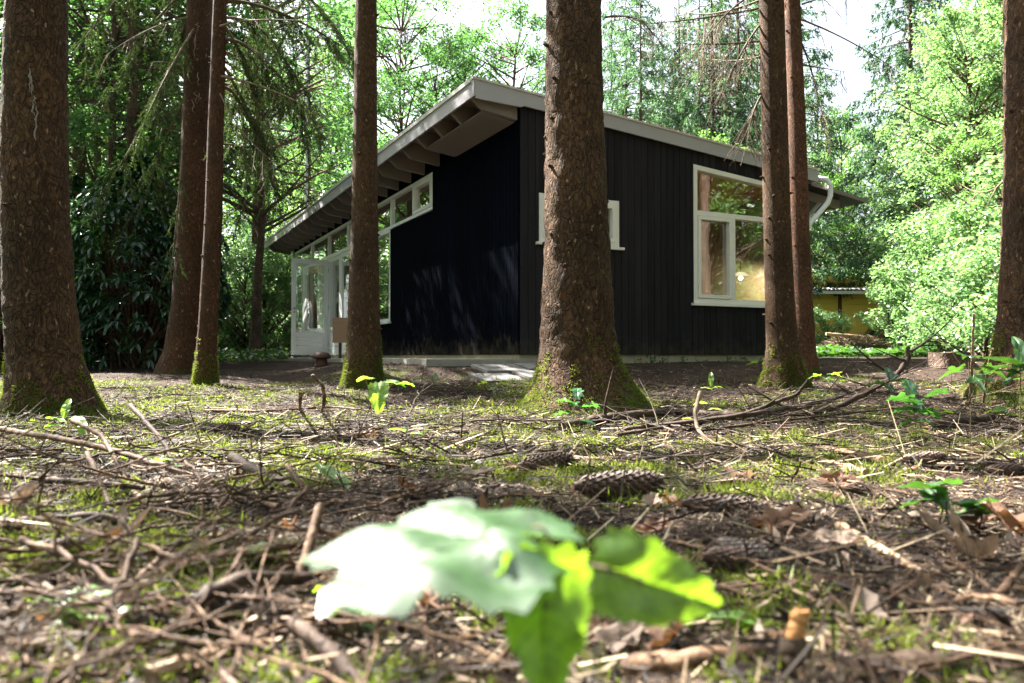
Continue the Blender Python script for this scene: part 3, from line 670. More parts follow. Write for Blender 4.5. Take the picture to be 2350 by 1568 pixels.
def broad_geo(h, cr, z0, nclump, per, ls, seed, flat=.75, trunk_r=.11, asp=.62, clr=.55):
    """crown of leaf clumps on curved limbs; trunk geometry is returned apart"""
    q = np.random.default_rng(seed); g = NM(); tr = NM()
    m = 12; s = np.linspace(0, 1, m)
    bend = np.cumsum(q.normal(size=(m, 2)) * .035 * h / 10, 0)
    T = np.stack([bend[:, 0], bend[:, 1], s * h * .9 - .15], 1)
    tr.tube(T, trunk_r * (1 - .85 * s) * (1 + .5 * np.exp(-s * 14)), 10, 0, True, False)
    ps = []
    for i in range(nclump):
        t = q.random(); zc = z0 + (h - z0) * t
        rad = cr * math.sin(math.pi * min(.97, .22 + .72 * t)) ** .6 * (q.random() ** .45)
        a = q.random() * 6.283; c = np.array((math.cos(a) * rad, math.sin(a) * rad, zc))
        k = np.clip((zc - .25 * rad - .6) / (h * .9), .05, .95); b0 = np.array([np.interp(k, s, T[:, j]) for j in range(3)])
        if rad > .3:
            mid = (b0 + c) / 2 + q.normal(size=3) * .12 * rad + (0, 0, .08 * rad)
            u = np.linspace(0, 1, 5)[:, None]; B = b0 * (1 - u) ** 2 + 2 * mid * u * (1 - u) + c * u ** 2
            g.tube(B, np.linspace(.035, .006, 5) * (.4 + rad / 3), 4, 0, True, False)
        n = int(per * (.6 + .8 * q.random())); cl = clr * (.6 + .8 * q.random())
        v = rdir(n, q) * (q.random(n) ** .5)[:, None] * cl; v[:, 2] *= flat
        ps.append(c + v)
    p = np.concatenate(ps); n = len(p)
    d = rdir(n, q); d[:, 2] = d[:, 2] * .5 - .25; d = nrm(d)
    nn_ = rdir(n, q) * .8 + (0, 0, 1); sd = nrm(np.cross(d, nn_))
    L = ls * (.65 + .7 * q.random(n))
    g.quads(p, d, sd, L, L * asp, 1, .45)
    return g, tr

# prototype crowns (mesh data shared by copies)
SP = [spruce_geo(4.2, 15.5, 2.5, 95, 1, .8, .095, .028).mesh('crown_spruce_a', [M['bark_far'], M['needle']]),
      spruce_geo(5.0, 17, 2.2, 85, 2, .75, .095, .028).mesh('crown_spruce_b', [M['bark_far'], M['needle']])]
SPD = [spruce_geo(.8, 15.5, 2.7, 150, 8, 1.3, .13, .045, .4).mesh('crown_spruce_e', [M['bark_far'], M['needle_deep']])]
SPF = [spruce_geo(1.6, 17, 2.9, 130, 3, 1.1, .15, .045).mesh('crown_spruce_c', [M['bark_far'], M['needle_far']]),
       spruce_geo(3.0, 15, 2.6, 110, 4, 1.1, .15, .045, .45).mesh('crown_spruce_d', [M['bark_far'], M['needle_far']])]

def far_trunk(h, r, seed):
    q = np.random.default_rng(seed); s = np.linspace(0, 1, 16)
    P = np.stack([np.cumsum(q.normal(size=16) * .012), np.cumsum(q.normal(size=16) * .012), s * h - .2], 1)
    g = NM(); g.tube(P, r * (1 - .9 * s) * (1 + .6 * np.exp(-s * 30)), 10, 0, True, False, .04)
    for k in range(22):
        t = q.random() * .6 + .05; p = np.array([np.interp(t, s, P[:, j]) for j in range(3)]); a = q.random() * 6.28
        l = .15 + q.random() * .7; e = p + (math.cos(a) * l, math.sin(a) * l, -.1 * l + .05)
        g.tube([p, (p + e) / 2 + (0, 0, .03), e], [.012, .008, .003], 4, 0, True, False)
    return g.mesh('trunk', [M['bark_far']])
FT = [far_trunk(17, .15, 5), far_trunk(16, .12, 6)]

def add_tree(kind, xd, Y, scale, rz, label, group, cat='tree', x=None, sz=None):
    X = (xd - 1175) / F * Y if x is None else x
    z = float(gz(X, Y, False)) if abs(X) < 150 else CZ
    if kind[0] == 's':
        cm, tm, nm_ = SPD[0] if kind == 'sd' else (SPF if kind == 'sf' else SP)[rng.integers(2)], FT[rng.integers(2)], 'spruce_tree'
    else:
        cm, tm = BR[kind]; nm_ = 'bush' if kind in ('bush', 'undergrowth') else 'broadleaf_tree'
    e = empty(nm_, (X, Y, z - .03), rz, label, cat, group); e.scale = (scale, scale, scale if sz is None else sz)
    for n_, me in (('trunk', tm), ('crown', cm)):
        if me is None: continue
        o = bpy.data.objects.new(n_ if nm_ != 'bush' or n_ == 'crown' else 'stem', me); C.objects.link(o); o.parent = e
        if nm_ == 'bush' and n_ == 'crown': o.name = 'foliage'
    return e
def B(*a, lm='leaf', **k):
    g, t = broad_geo(*a, **k)
    return g.mesh('crown', [M['bark_far'], M[lm]]), t.mesh('trunk', [M['bark_far']])
BR = {
    'ba': B(13, 3.2, 3.0, 85, 150, .12, 11, lm='leaf'),
    'bb': B(11, 2.8, 1.2, 95, 150, .12, 12, lm='leaf'),
    'bd': B(14, 3.4, 4.0, 90, 150, .12, 13, lm='leaf_dark'),
    'bl': B(8.6, 2.3, 1.0, 120, 170, .085, 14, lm='leaf_lime', clr=.36),
    'can': B(10.5, 2.0, 4.4, 22, 95, .12, 19, lm='leaf_dark', clr=.42),  # sparse crown shaped to throw patchy dapples of sun
    'bush': B(2.6, 1.3, .3, 50, 150, .09, 15, lm='leaf_lime', trunk_r=.03, clr=.35),
    'undergrowth': B(3.4, 1.2, .5, 48, 130, .10, 16, lm='leaf_lime', trunk_r=.025, clr=.35),
}

def known_tree(name, prof, Y, mat, label, flare=.25, seed=0, rough=.02, crown=True, mossy=True, ext=15.0, cz=1.0, group='spruce trunks around the cabin', seg=44, lean_cont=True):
    prof = [(a_, b_, c_ * (.98 if a_ < 800 else .95)) for a_, b_, c_ in prof]; g, base, P, Rr = trunk_mesh(prof, Y, ext, seg, flare, seed, rough, lean_cont)
    e = empty(name, base, 0, label, 'tree', group)
    q = np.random.default_rng(seed + 50)
    for k in range(26):                      # knots and snapped stubs
        i = q.integers(16, min(len(P) - 2, 110)); a = q.random() * 6.28; r = Rr[i]
        dv = np.array((math.cos(a), math.sin(a), .15)); l = min(r, .1) * (.08 + .25 * q.random() ** 2) + .004; r = P_r = r
        g.tube([P[i] + dv * r * .85, P[i] + dv * (r + l * .5), P[i] + dv * (r + l)], [min(r * .13 + .006, .017), min(r * .10 + .004, .012), .004], 6)
    g.build('trunk', M[mat], e)
    if crown:
        c = bpy.data.objects.new('crown', SP[seed % 2]); C.objects.link(c); c.parent = e
        k = np.argmin(abs(P[:, 2] - 6)); c.location = (P[k][0], P[k][1], 0); c.location.z = 1.6; c.rotation_euler.z = seed * 1.3; c.scale = (.75, .75, cz)
    if mossy:
        n = int(5200 * min(2.2, max(.6, Rr[6] / .12))); a = q.random(n) * 6.28; zz = (q.random(n) ** 1.5) * (.10 + .62 * np.clip(fbm(np.cos(a) * 2.3 + seed * 3, np.sin(a) * 2.3 + 5, seed + 9, 3) - .12, 0, 1))
        r = np.interp(zz, P[:, 2], Rr); ph = np.random.default_rng(seed).random(4) * 6.28
        lob = (np.cos(a * 5 + ph[0]) * .5 + np.cos(a * 3 + ph[1]) * .5) * np.clip(1 - zz / .45, 0, 1) ** 2 * flare
        cx = np.interp(zz, P[:, 2], P[:, 0]); cy = np.interp(zz, P[:, 2], P[:, 1])
        keep = fbm(np.cos(a) * 4 + seed, np.sin(a) * 4 + zz * 14, seed + 2) + .2 - zz * .7 > .50
        p = np.stack([cx + np.cos(a) * r * (1 + lob), cy + np.sin(a) * r * (1 + lob), zz], 1)[keep]
        d = nrm(np.stack([np.cos(a), np.sin(a), .3 + 0 * a], 1)[keep] + q.normal(size=(keep.sum(), 3)) * .5)
        gm = NM(); gm.tris(p, d, nrm(np.cross(d, rdir(len(p), q))), .012 + .014 * q.random(len(p)), .006, 0); gm.build('moss', M['moss'], e)
    return e, P, Rr

T1 = known_tree('spruce_tree', [(0, 84, 128), (300, 79, 139), (500, 81, 144), (700, 92, 151), (820, 104, 164), (900, 116, 190), (940, 118, 222), (968, 118, 245)], 4.75, 'bark', 'thick flaky spruce trunk at the left edge with a mossy foot', .07, 1, .018)
T2 = known_tree('spruce_tree', [(0, 459, 58), (300, 450, 64), (500, 444, 69), (700, 433, 76), (800, 421, 88), (835, 415, 100), (858, 410, 108)], 9.2, 'bark_maroon', 'dark reddish spruce trunk in front of the rhododendron', .1, 2, .012, mossy=False)
T3 = known_tree('spruce_tree', [(0, 505, 31), (300, 495, 36), (500, 490, 40), (700, 480, 43), (820, 473, 48), (885, 473, 58)], 7.2, 'bark_maroon', 'slender spruce trunk hugging the dark reddish one', .12, 3, .012)
T4 = known_tree('spruce_tree', [(0, 840, 50), (300, 838, 56), (500, 837, 62), (700, 835, 73), (800, 835, 82), (850, 834, 90), (888, 832, 104)], 6.9, 'bark_fine', 'straight spruce trunk in front of the glazed side of the cabin', .15, 4, .014)
T5 = known_tree('spruce_tree', [(0, 1316, 128), (300, 1319, 138), (600, 1324, 156), (750, 1325, 172), (820, 1327, 195), (870, 1334, 232), (910, 1340, 280), (948, 1345, 330)], 5.0, 'bark', 'biggest spruce trunk in front of the charcoal wall, with mossy spreading roots', .15, 5, .024)
T6 = known_tree('spruce_tree', [(0, 1770, 58), (300, 1778, 60), (500, 1783, 62), (700, 1790, 67), (800, 1796, 77), (850, 1799, 92), (895, 1800, 120)], 6.8, 'bark_fine', 'grey brown spruce trunk with a mossy foot in front of the large window', .2, 6, .012)
T7 = known_tree('spruce_tree', [(0, 1818, 36), (300, 1829, 41), (500, 1834, 44), (700, 1842, 46), (800, 1848, 50), (858, 1854, 60)], 8.0, 'bark_red', 'reddish spruce trunk close behind the grey brown one by the large window', .12, 7, .012, mossy=False)
T8 = known_tree('spruce_tree', [(0, 2378, 132), (400, 2380, 136), (600, 2378, 142), (750, 2374, 158), (820, 2370, 182), (870, 2362, 225), (900, 2356, 250)], 5.8, 'bark', 'dark spruce trunk cut by the right edge of the view', .2, 8, .022)

def resin(tree, xd, y0, y1, label):
    e, P, Rr = tree; o = np.array(e.location); q = np.random.default_rng(int(xd)); g = NM(); Yc = o[1]
    for k in range(7):
        a = q.uniform(y0, y1); b = a + q.uniform(14, 60); pts = []
        for yy in np.linspace(a, b, 7):
            w_ = at(xd + q.normal() * 1.6 + (k - 3) * 1.8, yy, Yc) - o; r = np.interp(w_[2], P[:, 2], Rr); cx = np.interp(w_[2], P[:, 2], P[:, 0]); dx = w_[0] - cx
            pts.append((w_[0], np.interp(w_[2], P[:, 2], P[:, 1]) - math.sqrt(max(r * r - dx * dx, 0)) * 1.01, w_[2]))
        g.tube(pts, (.0035 + .003 * q.random(7)) * np.array((.4, .8, 1, 1, .9, .6, .2)), 6, 0, True, True, .3)
    g.build('resin_streak', M['resin'], e)['label'] = label
resin(T1, 112, 165, 290, 'pale dried resin running down the bark')
resin(T2, 462, 60, 260, 'pale dried resin flecks on the bark')

# ------------------------------------------------------------------ live boughs and dead branches inside the view
def bez(a, b, c, n=12):
    u = np.linspace(0, 1, n)[:, None]; return a * (1 - u) ** 2 + 2 * b * u * (1 - u) + c * u ** 2
def bough(parent, pts, r0=.014, twigs=34, tl=.38, seed=0, live=1.0, hang=1.0, name='bough', needle='needle', nlen=.024):
    """pts: world points of the limb; drooping twigs with real needles hang from it"""
    q = np.random.default_rng(seed); off = np.array(parent.location)
    P = np.array(pts) - off
    if len(P) == 3: P = bez(P[0], P[1], P[2], 14)
    s = np.linspace(0, 1, len(P)); g = NM()
    g.tube(P, r0 * (1 - .8 * s), 6, 0, True, True, .12)
    T = np.gradient(P, axis=0); T /= np.linalg.norm(T, axis=1, keepdims=True)
    pp = []; dd = []
    for k in range(twigs):
        u = .12 + .88 * q.random(); b = np.array([np.interp(u, s, P[:, j]) for j in range(3)]); t = np.array([np.interp(u, s, T[:, j]) for j in range(3)])
        sd = np.cross(t, (0, 0, 1.)); sd /= np.linalg.norm(sd) + 1e-6
        d = t * .5 + sd * q.choice([-1, 1]) * (.3 + .6 * q.random()) + np.array((0, 0, -.35 - hang * (.3 + .8 * q.random())))
        d /= np.linalg.norm(d); l = tl * (.4 + .9 * q.random()); e = b + d * l + (0, 0, -.25 * l * hang)
        m = b + d * l * .55; W = bez(b, m, e, 6); g.tube(W, np.linspace(.004, .0012, 6), 3, 0, True, False)
        ws = np.linspace(0, 1, 6)
        subs = [(W, l)]
        for z in range(int(2 + l * 9)):
            v = .1 + .85 * q.random(); b2 = np.array([np.interp(v, ws, W[:, j]) for j in range(3)])
            d2 = d * .7 + rdir(1, q)[0] * .6 + (0, 0, -.3 * hang); d2 /= np.linalg.norm(d2); l2 = l * (.2 + .35 * q.random()) * (1.1 - v * .5)
            W2 = np.stack([b2, b2 + d2 * l2 * .5, b2 + d2 * l2 + (0, 0, -.12 * l2)]); subs.append((W2, l2)); g.tube(W2, [.0022, .0016, .001], 3, 0, True, False)
        for W_, l_ in subs:
            if q.random() > live: continue
            n = int(l_ * 330); 
            if n < 2: continue
            v = q.random(n); ww = np.linspace(0, 1, len(W_)); p = np.stack([np.interp(v, ww, W_[:, j]) for j in range(3)], 1)
            dirn = W_[-1] - W_[0]; dirn = dirn / (np.linalg.norm(dirn) + 1e-9)
            pp.append(p); dd.append(nrm(rdir(n, q) + dirn * .8))
    if pp:
        p = np.concatenate(pp); d = np.concatenate(dd); g.quads(p, d, nrm(np.cross(d, rdir(len(p), q))), nlen * (.8 + .6 * q.random(len(p))), .0055, 1, .5)
    return g.build(name, [M['grey_twig'], M[needle]], parent)
def B3(x0, y0, x1, y1, x2, y2, Y0, Y1): return [at(x0, y0, Y0), at(x1, y1, (Y0 + Y1) / 2), at(x2, y2, Y1)]
sd_n = 100
# boughs on the two trunks at the left (upper left of the view)
for t, c, tw, l, rr in ((T2, (460, -60, 400, 190, 250, 420, 9.1, 9.4), 46, .55, .03), (T2, (440, -140, 300, -60, 170, 120, 9.1, 9.8), 40, .5, .022), (T2, (420, 345, 405, 520, 390, 640, 9.0, 8.7), 14, .3, .014),
                    (T2, (450, 60, 390, 150, 340, 260, 9.1, 8.4), 34, .5, .018), (T2, (440, 200, 380, 300, 330, 470, 9.1, 9.9), 30, .55, .018), (T2, (430, -20, 330, 40, 200, 330, 9.1, 10.2), 34, .6, .018),
                    (T3, (515, 90, 600, 90, 740, 310, 7.2, 8.0), 44, .5, .02), (T3, (512, 200, 560, 200, 640, 470, 7.2, 8.2), 36, .5, .018), (T3, (518, 0, 660, 10, 830, 140, 7.2, 8.3), 48, .45, .02),
                    (T3, (515, 60, 590, 160, 600, 380, 7.2, 7.8), 40, .5, .016), (T3, (510, 330, 580, 330, 660, 430, 7.2, 9.3), 22, .35, .012), (T3, (520, -80, 720, -60, 800, 120, 7.2, 9.6), 40, .55, .018),
                    (T3, (515, 40, 640, 40, 700, 250, 7.2, 9.0), 40, .5, .016), (T3, (512, 150, 580, 240, 560, 500, 7.2, 9.4), 34, .55, .016), (T3, (512, 120, 640, 140, 730, 360, 7.2, 9.8), 28, .5, .016)):
    sd_n += 1; bough(t[0], B3(*c), rr, int(tw * .8), l * .8, sd_n, .9, .75)
# long arching bare branches
def dead(t, c, r=.010, tw=8, l=.25, hang=.5):
    global sd_n; sd_n += 1; bough(t[0], B3(*c), r, tw, l, sd_n, 0.0, hang, 'dead_branch')
dead(T3, (505, 60, 600, 30, 810, 62, 7.1, 6.9)); dead(T3, (508, 175, 640, 200, 745, 270, 7.1, 7.2)); dead(T3, (505, 215, 560, 330, 640, 380, 7.1, 6.6), .008, 6)
dead(T2, (430, 40, 330, 60, 240, 130, 9.0, 8.5), .010); dead(T2, (418, 150, 380, 140, 350, 143, 9.0, 8.9), .008, 3); dead(T2, (412, 303, 380, 298, 355, 288, 9.0, 8.8), .008, 2)
dead(T4, (865, 60, 940, 80, 1060, 45, 6.9, 7.6), .010, 10, .3); dead(T4, (866, 130, 900, 132, 905, 128, 6.9, 6.8), .01, 0)
for c in ((1742, 95, 1640, 105, 1560, 100, 6.8, 6.6), (1740, 20, 1620, 45, 1480, 55, 6.8, 6.2), (1745, 130, 1680, 150, 1600, 130, 6.8, 7.3), (1742, 60, 1700, 110, 1640, 250, 6.8, 6.4), (1745, 0, 1600, 60, 1540, 10, 6.8, 7.6), (1750, 215, 1720, 260, 1715, 330, 6.8, 6.6), (1740, -20, 1660, 20, 1600, 120, 6.8, 6.0)):
    dead(T6, c, .011, 22, .34, .8)
for c in ((1838, 45, 1960, 90, 2075, 175, 8.0, 7.7), (1842, 150, 1880, 155, 1940, 165, 8.0, 8.0), (1845, 245, 1860, 246, 1885, 243, 8.0, 7.9), (1840, 100, 1870, 170, 1900, 330, 8.0, 8.2), (1840, 10, 1900, -10, 1980, -30, 8.0, 8.1)):
    dead(T7, c, .010, 6, .3, .9)
dead(T8, (2315, 400, 2270, 470, 2200, 420, 5.8, 7.0), .009, 4, .2)
dead(T5, (1390, 40, 1440, 30, 1490, 55, 5.0, 5.2), .008, 10, .2)

# ------------------------------------------------------------------ wood around the clearing
GL = 'trees of the wood on the left'; GB = 'trees behind the cabin roof'; GR = 'trees of the wood on the right'; GO = 'trees around the clearing out of view'
LAB = {'sf': 'spruce with blue green drooping boughs', 'sp': 'dark green tall spruce', 'sd': 'dense deep green spruce leafy to the ground', 'ba': 'broadleaf tree with bright green leaves', 'bb': 'bushy broadleaf tree with bright green leaves',
       'bd': 'dark leaved oak like tree', 'can': 'added shade casting tree with slender open dark leaved crown', 'bl': 'lime green sunlit broadleaf tree', 'bush': 'low bright green bush', 'undergrowth': 'loose green shrub'}
plan = [  # kind, xd, depth, scale
 ('sp', 180, 15, 1.0), ('sp', 222, 19, 1.0), ('bb', 300, 18, .9), ('ba', 60, 21, 1.1), ('sf', 355, 24, 1.1), ('sp', 590, 20, 1.0),
 ('sp', 705, 27, 1.0), ('bb', 120, 30, 1.1), ('sf', 270, 34, 1.1), ('ba', 760, 34, 1.05), ('sf', 640, 40, 1.1),  ('sp', 612, 31, 1.1),
 ('ba', 200, 48, 1.1), ('sf', 720, 48, 1.2), ('bb', 720, 28, .7),
 ('sp', 452, 14.5, .9),  ('bd', 1000, 25, .72), ('sp', 300, 13, .95), ('bd', 1170, 25, .8), ('sf', 1470, 24, .72), ('sf', 1560, 27, .8), ('sf', 1640, 24.5, .8), ('ba', 1480, 42, .85), ('ba', 1600, 46, .95), ('bd', 1090, 27, .8), ('bd', 930, 26, .9), ('sf', 1520, 28, .8), ('sf', 1440, 27, .85), ('sf', 1610, 26, .8), ('sf', 1700, 25, .9), ('bd', 900, 30, 1.0), ('bd', 1040, 33, .93), ('bd', 800, 38, 1.2), ('ba', 960, 44, .95), ('bd', 1180, 38, .9), ('sf', 1150, 46, .85), ('sp', 1255, 44, 1.0),
 ('sf', 1405, 33, .9), ('sf', 1490, 38, .78), ('sf', 1580, 33, .85), ('sf', 1660, 30, .95), ('sf', 1740, 36, 1.05), ('bb', 1620, 21, .56), ('bb', 1530, 22, .48), ('ba', 1700, 44, .9),
 ('sf', 1800, 27, .95), ('sf', 1880, 38, .9), ('sp', 1935, 42, .75), ('sd', 2095, 27, 1.05), ('bb', 380, 24, .9), ('sd', 1270, 30, .9), ('bb', 660, 42, 1.1), ('bb', 1925, 33, .75), ('sf', 2150, 31, 1.1), ('bd', 1950, 34, .75), ('bb', 1880, 32, .8), ('ba', 2000, 36, .8),
 ('bl', 2235, 17.5, .92), ('bl', 2290, 19, 1.05), ('bl', 2190, 23, .95), ('bl', 2230, 24, 1.2), ('sf', 2330, 29, 1.2), ('bb', 2330, 24, .8), ('bb', 2250, 15.5, .42), ('sp', 2420, 24, 1), ('bl', 2420, 17, 1)]
cnt = {}
for i, (k, xd, Y, s) in enumerate(plan):
    zone, grp = ('in the wood left of the cabin', GL) if xd < 790 else (('above the cabin roof', GB) if xd < 1780 else ('in the wood right of the cabin', GR))
    add_tree(k, xd, Y, s, i * 1.7, LAB[k] + ' ' + zone, grp)
# bushes and undergrowth
for i, (k, xd, Y, s) in enumerate([('undergrowth', 560, 19, .8), ('bush', 610, 20, .9), ('undergrowth', 655, 22, 1.0), ('bush', 540, 23, .9), ('bush', 690, 24, .9), ('undergrowth', 500, 26, 1.1), ('bush', 330, 19, 1.1), ('undergrowth', 380, 22, 1.2), ('bush', 440, 24, 1.2),
        ('undergrowth', 600, 29, 1.4), ('undergrowth', 700, 32, 1.4), ('bush', 120, 18, 1.2), ('bush', 30, 16, 1.2), ('undergrowth', 250, 26, 1.4), ('bush', 570, 34, 1.5), ('bush', 480, 36, 1.5)]):
    add_tree(k, xd, Y, s, i * 2.1, LAB[k] + ' in the undergrowth left of the cabin', 'bushes left of the cabin', 'bush')
for i, (k, xd, Y, s) in enumerate([('undergrowth', 2125, 16, .8), ('bush', 2180, 14, .6), ('bush', 2260, 12.5, .75), ('undergrowth', 2240, 16, .9), ('bush', 2130, 20, .9), ('undergrowth', 2040, 19, .55), ('bush', 1895, 20, .5), ('undergrowth', 2310, 14, 1.0),
        ('bush', 1900, 32, 1.6), ('undergrowth', 1960, 34, 1.7), ('bush', 2100, 30, 1.6), ('bush', 2200, 28, 1.5), ('undergrowth', 1880, 38, 1.8), ('bush', 2350, 11, .8)]):
    add_tree(k, xd, Y, s, i * 2.1, LAB[k] + ' in the undergrowth right of the cabin', 'bushes right of the cabin', 'bush')
# trees standing outside the picture: they shade the ground and show in the panes
for i, (k, x, y, s) in enumerate([('sp', 7.5, 3.0, .95), ('ba', 11, 6, .8), ('sp', 9.5, 9.5, 1), ('bb', 13, 1.5, .9), ('ba', 16, 8, 1.0), ('sf', 15, -4, 1.1), ('ba', 3, -9, 1), ('sf', -4, -10, 1), ('sp', 9, -5, 1), ('bb', 19, 3, 1.1), ('sf', 22, 10, 1.2), ('ba', 18, 14, 1), ('bb', 12, 12, .8), ('bd', 10, -12, 1.1), ('ba', -11, -4, 1), ('sf', 24, -3, 1.2), ('can', -5.74, 3.96, 1.0), ('can', -5.96, 3.08, 1.1), ('can', -7.0, 2.69, 1.05), ('bd', -6.99, 13.86, .85), ('bd', -5.2, 15.4, .85), ('can', -7.99, 16.72, 1.4), ('bd', -9.5, 14.5, .8), ('sp', 6.9, 8.2, .9), ('bb', 9.2, 7.4, .8), ('ba', 13.5, 7.6, .8), ('bb', 11, 7.2, .95), ('bb', 12.5, 5.2, .9), ('ba', -15, 4, 1), ('sf', 12, 4, 1.1), ('sf', 14, 10, 1.1), ('sp', 6.5, 0, .9), ('ba', 26, 6, 1.2), ('sf', 20, 16, 1.2), ('bd', -19, 12, 1.05), ('sf', -10.5, 9, .9)]):  # open crowned trees and near left oaks added for dapples and wall shade
    add_tree(k, 0, y, s, {-5.74: .12, -5.96: 1.99, -7.0: 2.43, -6.99: 5.14, -7.99: 3.2}.get(x, i * 1.3), LAB[k] + ' at the edge of the clearing', GO, x=x)
# distant mass of leaves closing the view between the trunks
def far_mass():
    q = np.random.default_rng(77); ps = []
    for k in range(330):
        xd = q.uniform(-500, 2900); Y = q.uniform(48, 75); x = (xd - 1175) / F * Y
        top = 15 + 6 * vnoise(xd / 90, 0, 5) + (4 if xd < 700 or xd > 2050 else -1.5); z = q.random() ** .8 * top * Y / 60
        n = 150; v = rdir(n, q) * (q.random(n) ** .5)[:, None] * 1.7; ps.append(np.array((x, Y, z)) + v)
    p = np.concatenate(ps); d = rdir(len(p), q); g = NM(); g.quads(p, d, nrm(np.cross(d, rdir(len(p), q))), .34, .22, 0, .45)
    o = g.build('far_forest', M['leaf_lime']); tag(o, 'sunlit mass of distant leaves between the trunks', kind='stuff')
    ps = []
    for k in range(1000):
        a = q.uniform(R(34), R(320)); rr = q.uniform(30, 48); n = 110; v = rdir(n, q) * (q.random(n) ** .5)[:, None] * 1.9
        ps.append(np.array((math.sin(a) * rr, math.cos(a) * rr, q.random() * 17)) + v)
    p = np.concatenate(ps); d = rdir(len(p), q); g = NM(); g.quads(p, d, nrm(np.cross(d, rdir(len(p), q))), .42, .3, 0, .45)
    o = g.build('surrounding_forest', M['leaf_dark']); tag(o, 'leafy wood closing the clearing on its other sides', kind='stuff')
far_mass()

# rhododendron: whorls of long glossy leaves on an uneven dome
def rhododendron(x, y, rx, ry, h, n, seed, label, sc=1.0, ls=.13):
    q = np.random.default_rng(seed); e = empty('rhododendron', (x, y, float(gz(x, y, False)) - .02), 0, label, 'bush', 'rhododendron bushes' if n > 100 else None)
    g = NM(); st = NM(); ps = []; ds = []
    for k in range(n):
        a = q.random() * 6.283; c = q.random() ** .8; rad = (1 - .45 * c ** 1.5) * (.55 + .45 * q.random() ** .4) * (1 + .18 * math.sin(a * 3 + c * 7 + seed))
        p = np.array((math.cos(a) * rx * rad * min(1, (1.08 - c) * 2.6), math.sin(a) * ry * rad * min(1, (1.08 - c) * 2.6), .1 + c * h))
        out = np.array((p[0] / rx, p[1] / ry, .45)); out /= np.linalg.norm(out)
        m = int(7 + q.random() * 4); t = np.arange(m) * 6.283 / m + q.random() * 6
        u = np.cross(out, (0, 0, 1.)); u /= np.linalg.norm(u) + 1e-6; v = np.cross(out, u)
        d = nrm(out * .35 + np.cos(t)[:, None] * u + np.sin(t)[:, None] * v + (0, 0, -.15) + q.normal(size=(m, 3)) * .12)
        ps.append(np.tile(p, (m, 1))); ds.append(d)
        if k % 6 == 0: st.tube(bez(np.array((q.normal() * .12, q.normal() * .12, -.1)), p * .5 + (0, 0, .15), p, 6), np.linspace(.022, .005, 6), 5, 0, True, False)
    p = np.concatenate(ps); d = np.concatenate(ds); n_ = len(p); s_ = nrm(np.cross(d, (0, 0, 1.)) + q.normal(size=(n_, 3)) * .25)
    L = ls * (.75 + .5 * q.random(n_)); W = L * .34; nn = np.cross(s_, d)
    # six point leaf folded along the midrib and drooping at the tip
    Lc = L[:, None]; Wc = W[:, None]; tip = p + d * Lc + (0, 0, -.22) * Lc
    m1 = p + d * Lc * .35 - nn * Wc * .0; m2 = p + d * Lc * .7 + (0, 0, -.08) * Lc
    V = np.stack([p, m1 + s_ * Wc * .5 + nn * Wc * .18, m2 + s_ * Wc * .42 + nn * Wc * .15, tip, m2 - s_ * Wc * .42 + nn * Wc * .15, m1 - s_ * Wc * .5 + nn * Wc * .18, m1, m2], 1)
    b = np.arange(n_)[:, None, None] * 8
    g.add(V, (b + np.array([(0, 1, 6, 6)])[None])[:, :, :3].reshape(-1, 3), 0)
    # share vertices so each leaf stays one island
    F4 = (b + np.array([(1, 2, 7, 6), (6, 7, 4, 5)])[None]).reshape(-1, 4); F3 = (b + np.array([(2, 3, 7), (7, 3, 4), (0, 6, 5)])[None]).reshape(-1, 3)
    g.Fs.append((F4, 0, False)); g.Fs.append((F3, 0, False))
    g.build('foliage', M['rhodo'], e); st.build('stem', M['bark_far'], e); return e
rhododendron((290 - 1175) / F * 10.6, 10.9, 1.2, 1.15, 2.85, 1150, 3, 'big dark glossy rhododendron beside the left trunk')
rhododendron((120 - 1175) / F * 12, 12.3, 1.5, 1.2, 2.9, 900, 4, 'rhododendron rising behind the left edge trunk')
rhododendron((-40 - 1175) / F * 10, 10.5, 1.2, 1.2, 2.3, 500, 5, 'rhododendron at the far left edge, behind the trunk')

